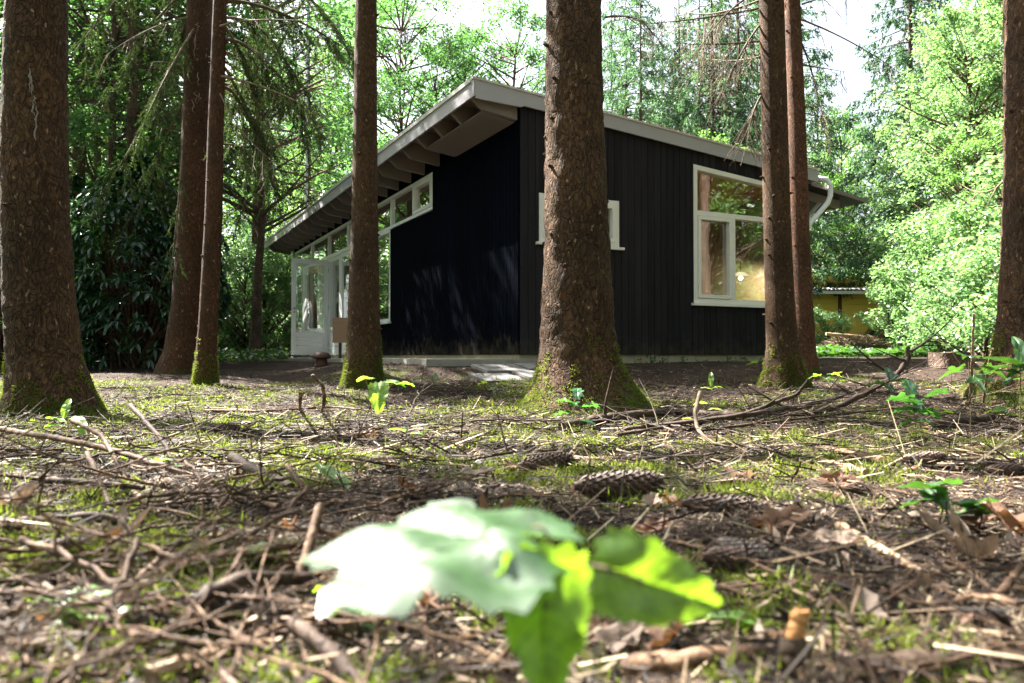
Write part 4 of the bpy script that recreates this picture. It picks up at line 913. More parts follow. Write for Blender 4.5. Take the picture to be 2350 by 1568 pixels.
# ------------------------------------------------------------------ yellow house, shed roof, wood pile, stumps, kerb
def yellow():
    Y = 26.0; c = at(1960, 800, Y); e = empty('yellow_house', (c[0], Y, float(gz(c[0], Y, False))), R(4), 'ochre yellow boarded house with a corrugated eave and orange tiles behind the shrubs', 'house')
    g = NM(); zt = 2.05
    for k in range(11): g.box(-3.2, 2.4, -.02 - .006 * (k % 2), .1, .0 + k * .19, .0 + k * .19 + .182)
    g.box(-3.2, 2.4, .02, 4.0, 0, 2.05); g.build('wall', M['ochre'], e)
    g = NM(); g.box(-.55, -.45, -.09, -.03, 0, 2.1); g.build('post', M['rust'], e)
    g = NM(); n = 90; x = np.linspace(-3.4, 2.6, n); zz = 2.18 + .03 * np.sin(x * 40)
    V = np.concatenate([np.stack([x, np.full(n, -.45), zz], 1), np.stack([x, np.full(n, 1.0), zz + .16], 1), np.stack([x, np.full(n, -.45), zz - .012], 1), np.stack([x, np.full(n, 1.0), zz + .148], 1)])
    i = np.arange(n - 1); g.add(V, np.concatenate([np.stack([i, i + 1, i + n + 1, i + n], 1), np.stack([i + 2 * n, i + 3 * n, i + 3 * n + 1, i + 2 * n + 1], 1), np.stack([i, i + 2 * n, i + 2 * n + 1, i + 1], 1)]))
    r = g.build('roof', M['corr'], e); g = NM(); g.box(-3.4, 2.6, -.47, -.43, 2.02, 2.12); g.build('fascia', M['trim'], r)
    g = NM(); g.hexa([(-3.0, 1.1, 2.2), (-.6, 1.1, 2.2), (-.6, 4, 3.0), (-3.0, 4, 3.0), (-3.0, 1.1, 2.26), (-.6, 1.1, 2.26), (-.6, 4, 3.08), (-3.0, 4, 3.08)])
    for k in range(16): g.tube([(-2.95 + k * .155, 1.08, 2.28), (-2.95 + k * .155, 4, 3.1)], .05, 6)
    g.build('tiled_roof', M['tile'], e)
    g = NM(); g.hexa([(-1.6, 1.5, 2.2), (1.6, 1.5, 2.2), (1.6, 1.7, 2.2), (-1.6, 1.7, 2.2), (-1.6, 1.5, 3.05), (1.6, 1.5, 2.55), (1.6, 1.7, 2.55), (-1.6, 1.7, 3.05)])
    g.build('gable', M['ochre'], e)
yellow()
def white_house():
    Y = 30.0; c = at(500, 800, Y); e = empty('white_house', (c[0], Y, float(gz(c[0], Y, False)) - .1), R(-6), 'low white walled house with a flat roof glimpsed between the left trunks', 'house')
    g = NM(); g.box(-3.5, .85, 0, 4, 0, 1.45); g.build('wall', M['white'], e); g = NM(); g.box(-3.7, 1.05, -.25, 4.2, 1.453, 1.72); g.build('roof', M['trim'], e)
white_house()
def mast():
    Y = 24.0; c = at(703, 500, Y); e = empty('mast', (c[0], Y, float(gz(c[0], Y, False)) - .1), 0, 'thin grey metal mast rising beyond the low end of the roof', 'mast')
    g = NM(); g.tube([(0, 0, 0), (0, 0, 6)], .045, 8); g.build('lower_tube', M['metal'], e)
    g = NM(); g.tube([(0, 0, 6), (.02, 0, 13)], .032, 8); g.build('upper_tube', M['metal'], e)
    for z in (3.2, 6.0, 8.5): g = NM(); g.tube([(0, 0, z - .06), (0, 0, z + .06)], .06, 8); g.build('clamp', M['metal'], e)
mast()
def stump(xd, yd, Y, r, h, label, tilt=0, mat='bark', flare=.2, seed=1, top='endgrain'):
    c = at(xd, yd, Y); z = float(gz(c[0], Y, False)); e = empty('tree_stump', (c[0], Y, z - .03), seed, label, 'stump')
    q = np.random.default_rng(seed); seg = 28; a = np.arange(seg) * 2 * math.pi / seg; n = 9; V = []
    lob = (np.cos(a * 4 + seed) * .5 + np.cos(a * 7 + seed * 2) * .3)
    for i in range(n):
        t = i / (n - 1); rr = r * (1 + flare * (1 - t) ** 2.2 * (1 + lob) + .05 * lob + .03 * q.random(seg)); V.append(np.stack([np.cos(a) * rr, np.sin(a) * rr, np.full(seg, h * t) + (.03 * r * np.cos(a * 3) * t)], 1))
    V = np.concatenate(V); g = NM(); i = np.arange(n - 1)[:, None] * seg; j = np.arange(seg)[None]; j2 = (j + 1) % seg
    g.add(V, np.stack([i + j, i + j2, i + seg + j2, i + seg + j], -1).reshape(-1, 4), 0, True); g.build('bark', M[mat], e)
    g = NM(); top_ = V[-seg:]; g.add(np.vstack([top_ * (.99, .99, 1) + (0, 0, .002), [(0, 0, h - .01)]]), [(k, (k + 1) % seg, seg) for k in range(seg)], 0); g.build('cut_face', M[top], e)
    return e
stump(2178, 840, 8.6, .20, .17, 'low dark old stump on the bare earth at the right', mat='bark_far', seed=3, top='bark_far', flare=.35)
stump(2015, 800, 19, .23, .52, 'pale freshly cut stump beside the brushwood heap', mat='bark_red', seed=5, flare=.1)
def brush():
    Y = 18.2; c = at(1960, 800, Y); e = empty('brushwood_heap', (c[0], Y, float(gz(c[0], Y, False))), 0, 'heap of dry cut brushwood in front of the yellow house', 'brushwood')
    q = np.random.default_rng(9); n = 900; g = NM(); a = rdir(n, q) * np.array((.9, .5, .18)) ; a[:, 2] = abs(a[:, 2]) + .05; a[:, 2] += .22 * np.exp(-a[:, 0] ** 2 * 2)
    d = rdir(n, q) * np.array((1, .6, .45)); g.sticks(a - d * .25, a + d * .25, .006 + .006 * q.random(n)); g.build('sticks', M['grey_twig'], e)
    g = NM(); g.tube([(-.75, -.25, .52), (.35, -.15, .44)], .035, 8); g.build('pole', M['pale_wood'], e)
brush()
g = NM(); pk = [at(1886, 829, 13.5), at(2100, 826, 14.5)]
g.hexa([(pk[0][0], 13.5, -.1), (pk[1][0], 14.5, -.1), (pk[1][0], 14.62, -.1), (pk[0][0], 13.62, -.1), (pk[0][0], 13.5, .055), (pk[1][0], 14.5, .055), (pk[1][0], 14.62, .055), (pk[0][0], 13.62, .055)])
o = g.build('kerb', M['concrete']); o.location.z = CZ - .09 ; tag(o, 'pale straight concrete edging at the far side of the bare earth', kind='structure')
# ivy carpet beyond the edging
def ivy():
    q = np.random.default_rng(21); n = 15000; Y = 13.9 + q.random(n) ** 1.3 * 9; xd = 1850 + q.random(n) * 560; x = (xd - 1175) / F * Y
    z = gz(x, Y, False) + .03 + .26 * fbm(x * 1.5, Y * 1.5, 8) * q.random(n); p = np.stack([x, Y, z], 1)
    d = rdir(n, q); d[:, 2] = d[:, 2] * .3 + .15; d = nrm(d); s_ = nrm(np.cross(d, rdir(n, q) * .5 + (0, 0, 1)))
    g = NM(); g.quads(p, d, s_, .07 + .06 * q.random(n), .06 + .04 * q.random(n), 0, .4); o = g.build('ivy', M['ivy']); tag(o, 'dark ivy carpet below the trees on the right', kind='stuff')
    n = 9000; Y = 12.5 + q.random(n) * 14; xd = 180 + q.random(n) * 480; x = (xd - 1175) / F * Y
    z = gz(x, Y, False) + .02 + .3 * fbm(x * 1.5, Y * 1.5, 18) * q.random(n); p = np.stack([x, Y, z], 1); d = rdir(n, q); d[:, 2] = d[:, 2] * .3 + .15; d = nrm(d); s_ = nrm(np.cross(d, rdir(n, q) * .5 + (0, 0, 1)))
    g = NM(); g.quads(p, d, s_, .07 + .06 * q.random(n), .06, 0, .4); o = g.build('ground_ivy', M['ivy']); tag(o, 'low leafy ground cover under the trees on the left', kind='stuff')
ivy()

# ------------------------------------------------------------------ litter, moss
def scatter(n, y0, y1, q, pw=1.0, xs=.78):
    Y = y0 * (y1 / y0) ** (q.random(n) ** pw); x = (q.random(n) * 2 - 1) * xs * Y + q.normal(size=n) * .05; return x, Y
def litter():
    q = np.random.default_rng(41); g = NM()
    n = 210000; x, Y = scatter(n, .36, 9.2, q); a, b = house_local(x, Y); k = (b < -.05) | (a < -1.3); x, Y = x[k], Y[k]; n = len(x)
    z = gz(x, Y) + .001 + q.random(n) * .008 * np.clip(2 - Y / 4, .2, 1); p = np.stack([x, Y, z], 1)
    d = rdir(n, q); d[:, 2] *= .28; d = nrm(d); L = (.008 + .014 * q.random(n)) * np.clip(.8 + Y * .25, 1, 2.4)
    g.tris(p, d, nrm(np.cross(d, (0, 0, 1.)) + q.normal(size=(n, 3)) * .35), L, .0012 * np.clip(.7 + Y * .45, 1, 3.5))
    n = 15000; x, Y = scatter(n, .36, 8.6, q, .8); a, b = house_local(x, Y); k = b < -.3; x, Y = x[k], Y[k]; n = len(x)
    z = gz(x, Y) + .002 + q.random(n) ** 2 * .018; A = np.stack([x, Y, z], 1); d = rdir(n, q); d[:, 2] *= .22; d = nrm(d)
    L = (.015 + .08 * q.random(n) ** 3)[:, None] * np.clip(.7 + Y * .25, .8, 1.8)[:, None]; g.sticks(A, A + d * L, (.0006 + .0012 * q.random(n)) * np.clip(.7 + Y * .25, 1, 2))
    n = 20000; Y = q.uniform(1.7, 7.4, n); x = (q.random(n) * 2 - 1) * .72 * Y; a, b = house_local(x, Y); k = b < -.4; x, Y = x[k], Y[k]; n = len(x)
    z = gz(x, Y) + .003 + q.random(n) ** 2 * .03; A = np.stack([x, Y, z], 1); d = rdir(n, q); d[:, 2] *= .2; d = nrm(d); g.sticks(A, A + d * (.03 + .13 * q.random(n) ** 2)[:, None], .0011 + .0022 * q.random(n) ** 2)
    n = 48000; Y = q.uniform(1.5, 7.6, n); x = (q.random(n) * 2 - 1) * .72 * Y; a, b = house_local(x, Y); k = b < -.1; x, Y = x[k], Y[k]; n = len(x)
    z = gz(x, Y) + .002 + q.random(n) * .012; p = np.stack([x, Y, z], 1); d = rdir(n, q); d[:, 2] *= .35; d = nrm(d); g.tris(p, d, nrm(np.cross(d, (0, 0, 1.)) + q.normal(size=(n, 3)) * .4), .018 + .03 * q.random(n), .0035)
    o = g.build('needle_litter', M['litter']); tag(o, 'carpet of dry brown needles and broken twig ends', kind='stuff')
    g = NM(); n = 16000; x, Y = scatter(n, .36, 9, q, .8); z = gz(x, Y) + .002 + q.random(n) * .006; p = np.stack([x, Y, z], 1); d = rdir(n, q); d[:, 2] *= .35; d = nrm(d)
    a, b = house_local(x, Y); k = (b < -.05) | (a < -1.3); p, d, Y = p[k], d[k], Y[k]; n = len(p)
    g.quads(p, d, nrm(np.cross(d, rdir(n, q) * .7 + (0, 0, 1))), (.008 + .02 * q.random(n)) * np.clip(.6 + Y * .25, 1, 2), .007 * np.clip(.6 + Y * .25, 1, 2), 0, .5)
    o = g.build('bark_chips', M['chips']); tag(o, 'scattered bark flakes and crumbled leaves', kind='stuff')
    g = NM(); n = 330000; x, Y = scatter(n, .42, 7.6, q, .75); k = q.random(n) < moss_mask(x, Y) * .85 * np.clip((fbm(x * 11, Y * 11, 61, 2) - .35) * 5, 0, 1); x, Y = x[k], Y[k]; n = len(x)
    h = (.008 + .016 * q.random(n)) * np.clip(.7 + Y * .26, .8, 2.0); z = gz(x, Y) + q.random(n) * .009; p = np.stack([x, Y, z], 1)
    d = rdir(n, q) * .8 + (0, 0, .7); d = nrm(d); g.quads(p, d, nrm(np.cross(d, rdir(n, q))), h, .0026 * np.clip(.7 + Y * .35, 1, 3), 0, .4)
    o = g.build('moss', M['moss']); tag(o, 'yellow green moss patches on the forest floor', kind='stuff')
litter()

# ------------------------------------------------------------------ twigs and branches on the ground
def twig_geo(L, r, seed, side=5, pts=26, curve=.22, rough=.28, cut=False):
    q = np.random.default_rng(seed); g = NM()
    def run(P0, d, L_, r_, lev):
        n = max(6, int(pts * L_ / L)); s = np.linspace(0, 1, n)
        k = q.normal(size=3) * curve; k[2] *= .35
        P = P0 + d * (s * L_)[:, None] + k * (s ** 2 * L_)[:, None] + np.cumsum(q.normal(size=(n, 3)) * .006 * L_, 0)
        g.tube(P, np.maximum(r_ * (1 - .65 * s), .0007) * (1 + (q.random(n) - .5) * .3), 6 if lev == 0 else 5, 0, True, True, rough)
        if lev < 2:
            for _ in range(side if lev == 0 else 2):
                t = .1 + .85 * q.random(); p = np.array([np.interp(t, s, P[:, j]) for j in range(3)])
                v = q.normal(size=3) * .6; v[2] = abs(v[2]) * .35; v = v + d * .7; v /= np.linalg.norm(v)
                run(p, v, L_ * (.15 + .4 * q.random()) * (1.1 - t * .5), r_ * .55, lev + 1)
    run(np.array((-L / 2, 0, r)), np.array((1., 0, 0)), L, r, 0)
    return g
TW = [twig_geo(.30 + .05 * (i % 5), .0026 + .0009 * (i % 3), 200 + i, 3 + i % 4).mesh('twig', [M['twig']]) for i in range(12)]
TWF = [twig_geo(.8, .006, 260 + i, 6, 30).mesh('twig', [M['branch']]) for i in range(5)]
q = np.random.default_rng(5)
def place(me, name, x, y, rz, s, lift, tilt, label, cat, group):
    o = bpy.data.objects.new(name, me); C.objects.link(o)
    o.location = (x, y, float(gz(x, y)) + lift); o.rotation_euler = (q.normal() * tilt, q.normal() * tilt, rz); o.scale = (s, s, s)
    return tag(o, label, cat, group)
for i in range(105):          # the tangle at the left front
    xd = q.uniform(-60, 1000) if i % 3 else q.uniform(-60, 700); yd = q.uniform(1010, 1640)
    p = ground_hit(xd, min(yd, 1640)); place(TW[i % 12], 'twig', p[0], p[1], q.uniform(0, 6.28) if i % 2 else q.normal() * .5 - .6, q.uniform(.45, .95) * min(1, .55 + p[1] * .25), .004 + q.random() * .035, .13,
          'thin knobbly spruce twig in the tangle at the left front', 'twig', 'twigs in the tangle at the left front')
for i in range(75):
    xd = q.uniform(850, 2420); yd = q.uniform(1000, 1640); p = ground_hit(xd, yd)
    place(TW[i % 12], 'twig', p[0], p[1], q.uniform(0, 6.28), q.uniform(.3, .75) * min(1, .5 + p[1] * .3), .002 + q.random() * .012, .07, 'thin brown spruce twig lying on the needles at the right front', 'twig', 'twigs on the needles at the right front')
for i in range(85):
    xd = q.uniform(-50, 2400); yd = q.uniform(892, 1010); p = ground_hit(xd, yd)
    place(TWF[i % 5], 'twig', p[0], p[1], q.uniform(0, 6.28), q.uniform(.35, 1.0), .003 + q.random() * .02, .05, 'dry twig on the mossy ground between the trunks', 'twig', 'twigs on the mossy ground between the trunks')

def gp(xd, yd, lift=0.0, Y=None):
    if Y is not None: return at(xd, yd, Y)
    p = ground_hit(xd, yd); return p + np.array((0, 0, lift))
def stick(name, pts, r, mat, label, cat='branch', sides=4, seed=0, cutmat=None, group=None, rough=.12, taper=.6, sl=.3):
    """pts: world points"""
    qq = np.random.default_rng(seed); P = np.array(pts, float); off = P[0].copy(); P = P - off
    # smooth resample
    t = np.linspace(0, 1, len(P)); n = max(14, int(np.linalg.norm(np.diff(P, axis=0), axis=1).sum() / max(r * 2.2, .012)))
    n = min(n, 60); tt = np.linspace(0, 1, n); Q = np.stack([np.interp(tt, t, P[:, j]) for j in range(3)], 1)
    for _ in range(4 if len(P) > 2 else 0): Q[1:-1] = (Q[:-2] + Q[2:] + Q[1:-1] * 2) / 4
    Q[1:-1] += qq.normal(size=(n - 2, 3)) * r * .12
    g = NM(); g.tube(Q, r * (1 - (1 - taper) * tt) * (1 + (qq.random(n) - .5) * .14), 10, 0, True, True, rough * .6)
    T = Q[-1] - Q[0]; Ln = np.linalg.norm(T); T /= Ln
    for k in range(sides):
        u = qq.uniform(.1, .95); p = np.array([np.interp(u, tt, Q[:, j]) for j in range(3)]); v = qq.normal(size=3) * .7; v[2] = abs(v[2]) * .22; v = v + T * .6; v /= np.linalg.norm(v)
        l = Ln * sl * (.4 + qq.random()); m = p + v * l * .5 + qq.normal(size=3) * l * .05; W = bez(p, m, p + v * l + (0, 0, .1 * l), 9); g.tube(W, np.linspace(r * .45, .0012, 9), 6, 0, True, True, .2)
        for k2 in range(2):
            u2 = qq.uniform(.3, .9); p2 = W[int(u2 * 8)]; v2 = v + qq.normal(size=3) * .6; v2[2] *= .3; v2 /= np.linalg.norm(v2); g.tube(np.stack([p2, p2 + v2 * l * .2, p2 + v2 * l * .4]), [r * .22, r * .15, .001], 5, 0, True, True, .2)
    if cutmat:
        e = empty(name, off, 0, label, cat, group); g.build('bark', M[mat], e)
        g = NM(); d0 = Q[0] - Q[1]; d0 /= np.linalg.norm(d0); g.tube([Q[0] + d0 * .0005, Q[0] + d0 * r * .12], [r * .93, r * .9], 12, 0, False); g.build('cut_face', M[cutmat], e); return e
    o = g.build(name, M[mat], loc=tuple(off)); return tag(o, label, cat, group)
S = stick
S('fallen_branch', [gp(1290, 992, .02), gp(1400, 972, .03), gp(1530, 960, .04), gp(1700, 972, .04), gp(1860, 950, .05)], .026, 'branch', 'thick fallen branch lying in front of the biggest trunk', sides=6, seed=1, sl=.14)
pA = gp(1860, 950); Yb_ = pA[1]
S('fallen_branch', [gp(1560, 985, .03), at(1780, 962, Yb_), at(1930, 935, Yb_), at(2010, 888, Yb_), at(2058, 862, Yb_ - .1), at(2085, 822, Yb_ - .1), at(2082, 796, Yb_ - .1)], .021, 'branch', 'long dark fallen branch curving up to a hooked tip at the right', sides=9, seed=2, sl=.18)
S('fallen_branch', [gp(1430, 1000, .03), at(1700, 955, 3.4), at(1830, 905, 3.4), at(1855, 872, 3.4)], .011, 'branch', 'thin dark branch rising at its right end in front of the pair of trunks', sides=5, seed=3, sl=.2)
for i, (a, b) in enumerate((((1420, 1010), (2080, 905)), ((1500, 948), (2000, 985)), ((1600, 1000), (2140, 950)), ((1540, 975), (1920, 940)))):
    S('fallen_branch', [gp(*a, .02), gp((a[0] + b[0]) / 2, (a[1] + b[1]) / 2, .04), gp(b[0], max(b[1], 900), .05)], .007, 'branch', 'thin dry branch in the heap right of the biggest trunk', sides=7, seed=60 + i, group='thin branches heaped right of the biggest trunk', sl=.2)
S('fallen_branch', [gp(2128, 990, .02), gp(2275, 972, .03)], .024, 'branch', 'short thick fallen branch with a cut end at the right', sides=0, seed=4, cutmat='endgrain', taper=.9)
S('bent_twig', [at(1607, 900, 3.0), at(1594, 950, 2.9), at(1602, 990, 2.8), at(1640, 1022, 2.7), gp(1720, 1040, .01)], .008, 'grey_twig', 'bent pale twig standing up in a hook right of the biggest trunk', 'twig', sides=1, seed=5, sl=.12, taper=.7)
S('bent_twig', [at(716, 860, 2.9), at(741, 886, 2.9), at(745, 922, 2.9), gp(738, 945, .0)], .006, 'twig', 'crooked brown twig standing up in front of the mushroom stool', 'twig', sides=0, seed=6, taper=1.3)
S('bent_twig', [at(690, 905, 2.6), gp(688, 940, .0)], .007, 'twig', 'short upright twig left of the crooked one', 'twig', sides=0, seed=7, taper=1.2)
S('fallen_branch', [gp(470, 946, .01), gp(600, 952, .02), gp(760, 940, .02), gp(880, 952, .02)], .011, 'twig', 'long knotty stick on the moss between the left trunks', sides=5, seed=8, sl=.1)
S('fallen_branch', [gp(380, 936, .01), gp(560, 948, .02), gp(660, 958, .01)], .010, 'pale_wood', 'pale split stick on the moss between the left trunks', sides=0, seed=9)
# near left: long knobbly twigs bridging over the litter
S('fallen_twig', [at(0, 985, 1.75), at(110, 1002, 1.6), at(270, 1035, 1.45), at(430, 1090, 1.35), at(520, 1140, 1.3), gp(640, 1200, .02)], .0065, 'twig', 'long knobbly twig arching from the left edge above the tangle', 'twig', sides=6, seed=20, sl=.22)
S('fallen_twig', [at(165, 965, 1.6), at(235, 1000, 1.5), at(300, 1120, 1.3), gp(360, 1220, .02)], .0048, 'twig', 'forked pale twig leaning over the tangle at the left', 'twig', sides=3, seed=21)
S('fallen_twig', [at(300, 930, 2.0), at(372, 1010, 1.8), gp(400, 1075, .01)], .0065, 'twig', 'straight twig slanting up in front of the left trunk foot', 'twig', sides=1, seed=22)
S('fallen_twig', [at(40, 1180, 1.1), at(200, 1230, 1.0), at(420, 1350, .88), gp(560, 1450, .01)], .005, 'twig', 'dark twig crossing the tangle low at the left', 'twig', sides=5, seed=23)
S('fallen_twig', [at(660, 1070, 1.25), at(740, 1180, 1.15), at(830, 1300, 1.0)], .0045, 'twig', 'twig slanting down towards the big pale leaf', 'twig', sides=4, seed=24)
S('fallen_twig', [at(200, 1040, 1.3), at(260, 1180, 1.15), at(430, 1290, 1.0), at(700, 1350, .9)], .0048, 'twig', 'long twig sweeping through the middle of the tangle', 'twig', sides=6, seed=25)
S('fallen_twig', [at(420, 1265, .95), at(560, 1230, .95), at(680, 1195, 1.0), at(770, 1150, 1.05)], .005, 'twig', 'twig rising to the right out of the tangle', 'twig', sides=4, seed=26)
S('cut_stick', [at(532, 1050, 1.55), gp(665, 1135, .01)], .0115, 'branch', 'short thick stick with a sawn end pointing up at the left front', 'stick', sides=0, seed=27, cutmat='endgrain', taper=.9)
S('cut_stick', [at(672, 1428, .50), at(770, 1510, .47), at(900, 1640, .43)], .0052, 'branch', 'brown stick with an orange torn end at the bottom', 'stick', sides=1, seed=28, cutmat='endgrain', taper=.9, sl=.3)
S('upright_twig', [at(735, 1160, .70), at(700, 1290, .66), at(668, 1410, .62), gp(665, 1470, .0)], .0045, 'twig', 'dark upright broken twig beside the big pale leaf', 'twig', sides=2, seed=29, sl=.2, taper=1.2)
S('cut_stick', [gp(440, 1500, .03), gp(560, 1445, .035), gp(740, 1380, .02)], .006, 'branch', 'thick pale stick lying behind the torn one at the bottom', 'stick', sides=0, seed=30, taper=.8)
S('cut_stick', [gp(300, 1350, .03), at(240, 1460, .62), gp(190, 1600, .0)], .006, 'pale_wood', 'pale stick leaning towards the lower left corner', 'stick', sides=0, seed=31)
S('fallen_twig', [at(-20, 1330, .75), at(120, 1400, .68), at(260, 1500, .62), at(330, 1600, .58)], .0045, 'twig', 'blurred brown twig crossing the lower left corner', 'twig', sides=3, seed=32)
S('cut_stick', [gp(330, 1600, .01), gp(480, 1565, .015), gp(620, 1520, .01)], .006, 'pale_wood', 'thick pale stick at the bottom edge left of the torn one', 'stick', sides=0, seed=33, taper=.9)
S('split_lath', [gp(1925, 1228, .01), gp(2010, 1275, .008), gp(2112, 1328, .005)], .0052, 'pale_wood', 'pale pointed splinter of wood at the right front', 'splinter', sides=0, seed=34, taper=.8)
S('log', [gp(1440, 1590, .016), gp(1640, 1574, .018), gp(1815, 1560, .014)], .0065, 'twig', 'brown knotty stick at the bottom edge below the green leaves', 'stick', sides=0, seed=35, taper=.7)
S('log', [gp(1960, 1590, .010), gp(2150, 1575, .012), gp(2420, 1560, .010)], .010, 'branch', 'grey mossy branch along the bottom right edge', sides=0, seed=36, taper=.9)
S('upright_twig', [at(1838, 1402, .47), at(1822, 1465, .47)], .0048, 'orange_wood', 'orange brown snapped twig end standing up at the bottom', 'twig', sides=0, seed=37, taper=1.0)
S('upright_twig', [at(1822, 1465, .47), at(1798, 1545, .465), at(1790, 1600, .46)], .007, 'branch', 'dark stub carrying the snapped orange twig end', 'stub', sides=0, seed=38, taper=1.2)
S('fallen_twig', [gp(1340, 1400, .02), gp(1440, 1450, .01), gp(1500, 1510, .0)], .0045, 'twig', 'grey twig below the right green leaf', 'twig', sides=2, seed=39)
S('fallen_twig', [gp(1500, 1370, .01), gp(1660, 1385, .015), gp(1800, 1400, .0)], .0035, 'twig', 'reddish twig to the right of the right green leaf', 'twig', sides=2, seed=40)
S('fallen_twig', [gp(2240, 1430, .0), gp(2350, 1350, .02)], .005, 'twig', 'bluish shaded twig at the lower right edge', 'twig', sides=1, seed=41)
S('fallen_twig', [at(0, 1105, 1.4), gp(120, 1130, .02), gp(330, 1150, .02)], .007, 'branch', 'dark straight twig lying under the arching one at the left edge', 'twig', sides=2, seed=42)
S('fallen_twig', [gp(0, 1232, .01), gp(200, 1228, .02), gp(330, 1222, .01)], .008, 'branch', 'thick dark stick at the left edge in the tangle', 'stick', sides=1, seed=43)
S('cut_stick', [gp(2025, 1068, .01), gp(1890, 1035, .01)], .010, 'twig', 'short brown stick with a sawn end among the cones', 'stick', sides=0, seed=44, cutmat='endgrain', taper=.85)
S('cut_stick', [gp(1885, 1068, .01), gp(1990, 1100, .01)], .010, 'pale_wood', 'sunlit broken piece of branch among the cones', 'stick', sides=0, seed=45, taper=.85)
for i, (a, b, c, dd_) in enumerate(((2225, 905, 2235, 720), (2255, 890, 2278, 800))):
    S('upright_twig', [gp(a, 940, .0), at(b - 890 + a, 860, 2.6) if 0 else at((a + c) / 2, 850, 2.7), at(c, dd_, 2.6)], .006, 'grey_twig', ('straight dry stem standing left of the maple seedling at the right', 'forked dry stem standing by the maple seedling at the right')[i], 'twig', sides=2, seed=50 + i, sl=.2)

# ------------------------------------------------------------------ spruce cones
def cone_geo(L, r, seed, openn=.5):
    q = np.random.default_rng(seed); g = NM(); n = 26; s = np.linspace(0, 1, n); prof = lambda t: r * (np.sin(np.pi * np.clip(.10 + .86 * t, 0, 1)) ** .55)
    g.tube(np.stack([s * L - L / 2, 0 * s, r + 0 * s], 1), np.maximum(prof(s) * .72, .001), 10, 0)
    N_ = 150; t = (np.arange(N_) + .5) / N_; a = np.arange(N_) * 2.39996; pr = prof(t)
    o = np.stack([0 * a, np.cos(a), np.sin(a)], 1); T = np.array((1., 0, 0)); sd = np.cross(o, T)
    base = np.stack([t * L - L / 2, 0 * t, r + 0 * t], 1) + o * pr[:, None] * .55
    d = nrm(T + o * (openn + .2 * q.random(N_))[:, None]); ln = (L * .115 + pr * .45)[:, None]; w_ = (pr * .62 + .001)[:, None]; th = nrm(o - T * .5) * .0012
    p1 = base + d * ln * .55; tip = base + d * ln
    V = np.stack([base, p1 + sd * w_ * .55, tip + sd * w_ * .22, tip - sd * w_ * .22, p1 - sd * w_ * .55], 1)
    V = np.concatenate([V, V + th[:, None, :]], 1); b = np.arange(N_)[:, None, None] * 10
    g.add(V, (b + np.array([(0, 1, 2, 3), (5, 8, 7, 6), (1, 6, 7, 2), (2, 7, 8, 3), (3, 8, 9, 4)])[None]).reshape(-1, 4), 0)
    g.Fs.append(((b + np.array([(0, 3, 4), (5, 9, 8)])[None]).reshape(-1, 3), 0, False))
    return g
CM = [cone_geo(.135, .021, 1, .75).mesh('cone', [M['cone']]), cone_geo(.12, .020, 2, .45).mesh('cone', [M['cone']]), cone_geo(.13, .019, 3, .6).mesh('cone', [M['cone_grey']])]
cones = [(1250, 1080, 0, 5, 1.1, 'open dark cone at the edge of the sunlit strip'), (1412, 1140, 0, 12, 1.15, 'big dark cone, middle one of the three in a row'), (1655, 1190, 0, -6, 1.15, 'long cone in half shade beside curled dry leaves'),
         (1690, 1128, 1, 20, .8, 'dark broken cone behind the long one'), (2115, 1068, 1, -5, 1.0, 'sunlit cone right of the broken branch piece'), (2300, 1095, 0, 10, 1.0, 'open cone at the right edge in the sun'),
         (2290, 1002, 2, -8, 1.0, 'bluish grey cone at the right edge beyond the sunlit ones'), (1690, 1315, 0, 15, .8, 'shaded cone lying nearest to the right green leaf'), (1200, 982, 1, 0, 1.0, 'small looking cone in front of the foot of the biggest trunk'),
         (505, 995, 0, 20, 1.2, 'dark open cone on the moss between the left trunks'), (640, 1010, 0, 60, 1.0, 'dark cone right of a round stone like clod'), (2060, 1000, 2, 5, .9, 'cone beside the short thick fallen branch'),
         (1460, 1000, 2, -10, .9, 'grey cone under the thick fallen branch'), (2245, 985, 1, 80, .8, 'cone standing end on near the right edge'), (1055, 1000, 0, 30, .8, 'dark cone left of the biggest trunk on the sunlit litter'),
         (1720, 1290, 2, -30, .7, 'half buried cone in the shade at the right front'), (440, 1440, 2, 10, .85, 'grey cone half hidden under pale leaves at the lower left'), (1900, 1010, 1, 40, .8, 'cone in the middle of the heap of thin branches'),
         (120, 1290, 1, 45, .8, 'cone under the tangle near the left edge')]
for i, (xd, yd, k, rz, s, lb) in enumerate(cones):
    p = ground_hit(xd, yd); o = bpy.data.objects.new('spruce_cone', CM[k]); C.objects.link(o); o.location = (p[0], p[1], p[2] - .002); o.rotation_euler = (i * 1.1, R(-6 + 5 * (i % 4)), R(rz)); s *= .74 + .1 * math.sin(i * 2.3); o.scale = (s * (1 + .08 * math.sin(i)), s * .9, s * .85); o.location.z += .004; tag(o, lb, 'cone', 'fallen spruce cones')
    o.rotation_euler.x = 0
g = NM(); q2 = np.random.default_rng(3); th = np.linspace(0, math.pi, 9); g.lathe([(.028 * math.sin(t) * (1 + .05 * math.sin(t * 5)) + .0001, .020 * (1 - math.cos(t))) for t in th], 18)
p = ground_hit(565, 982); o = g.build('stone', M['dead_pale'], loc=tuple(p - (0, 0, .006))); o.scale = (1.3, 1.1, 1.0); tag(o, 'round pale brown clod on the moss between two dark cones', 'clod')

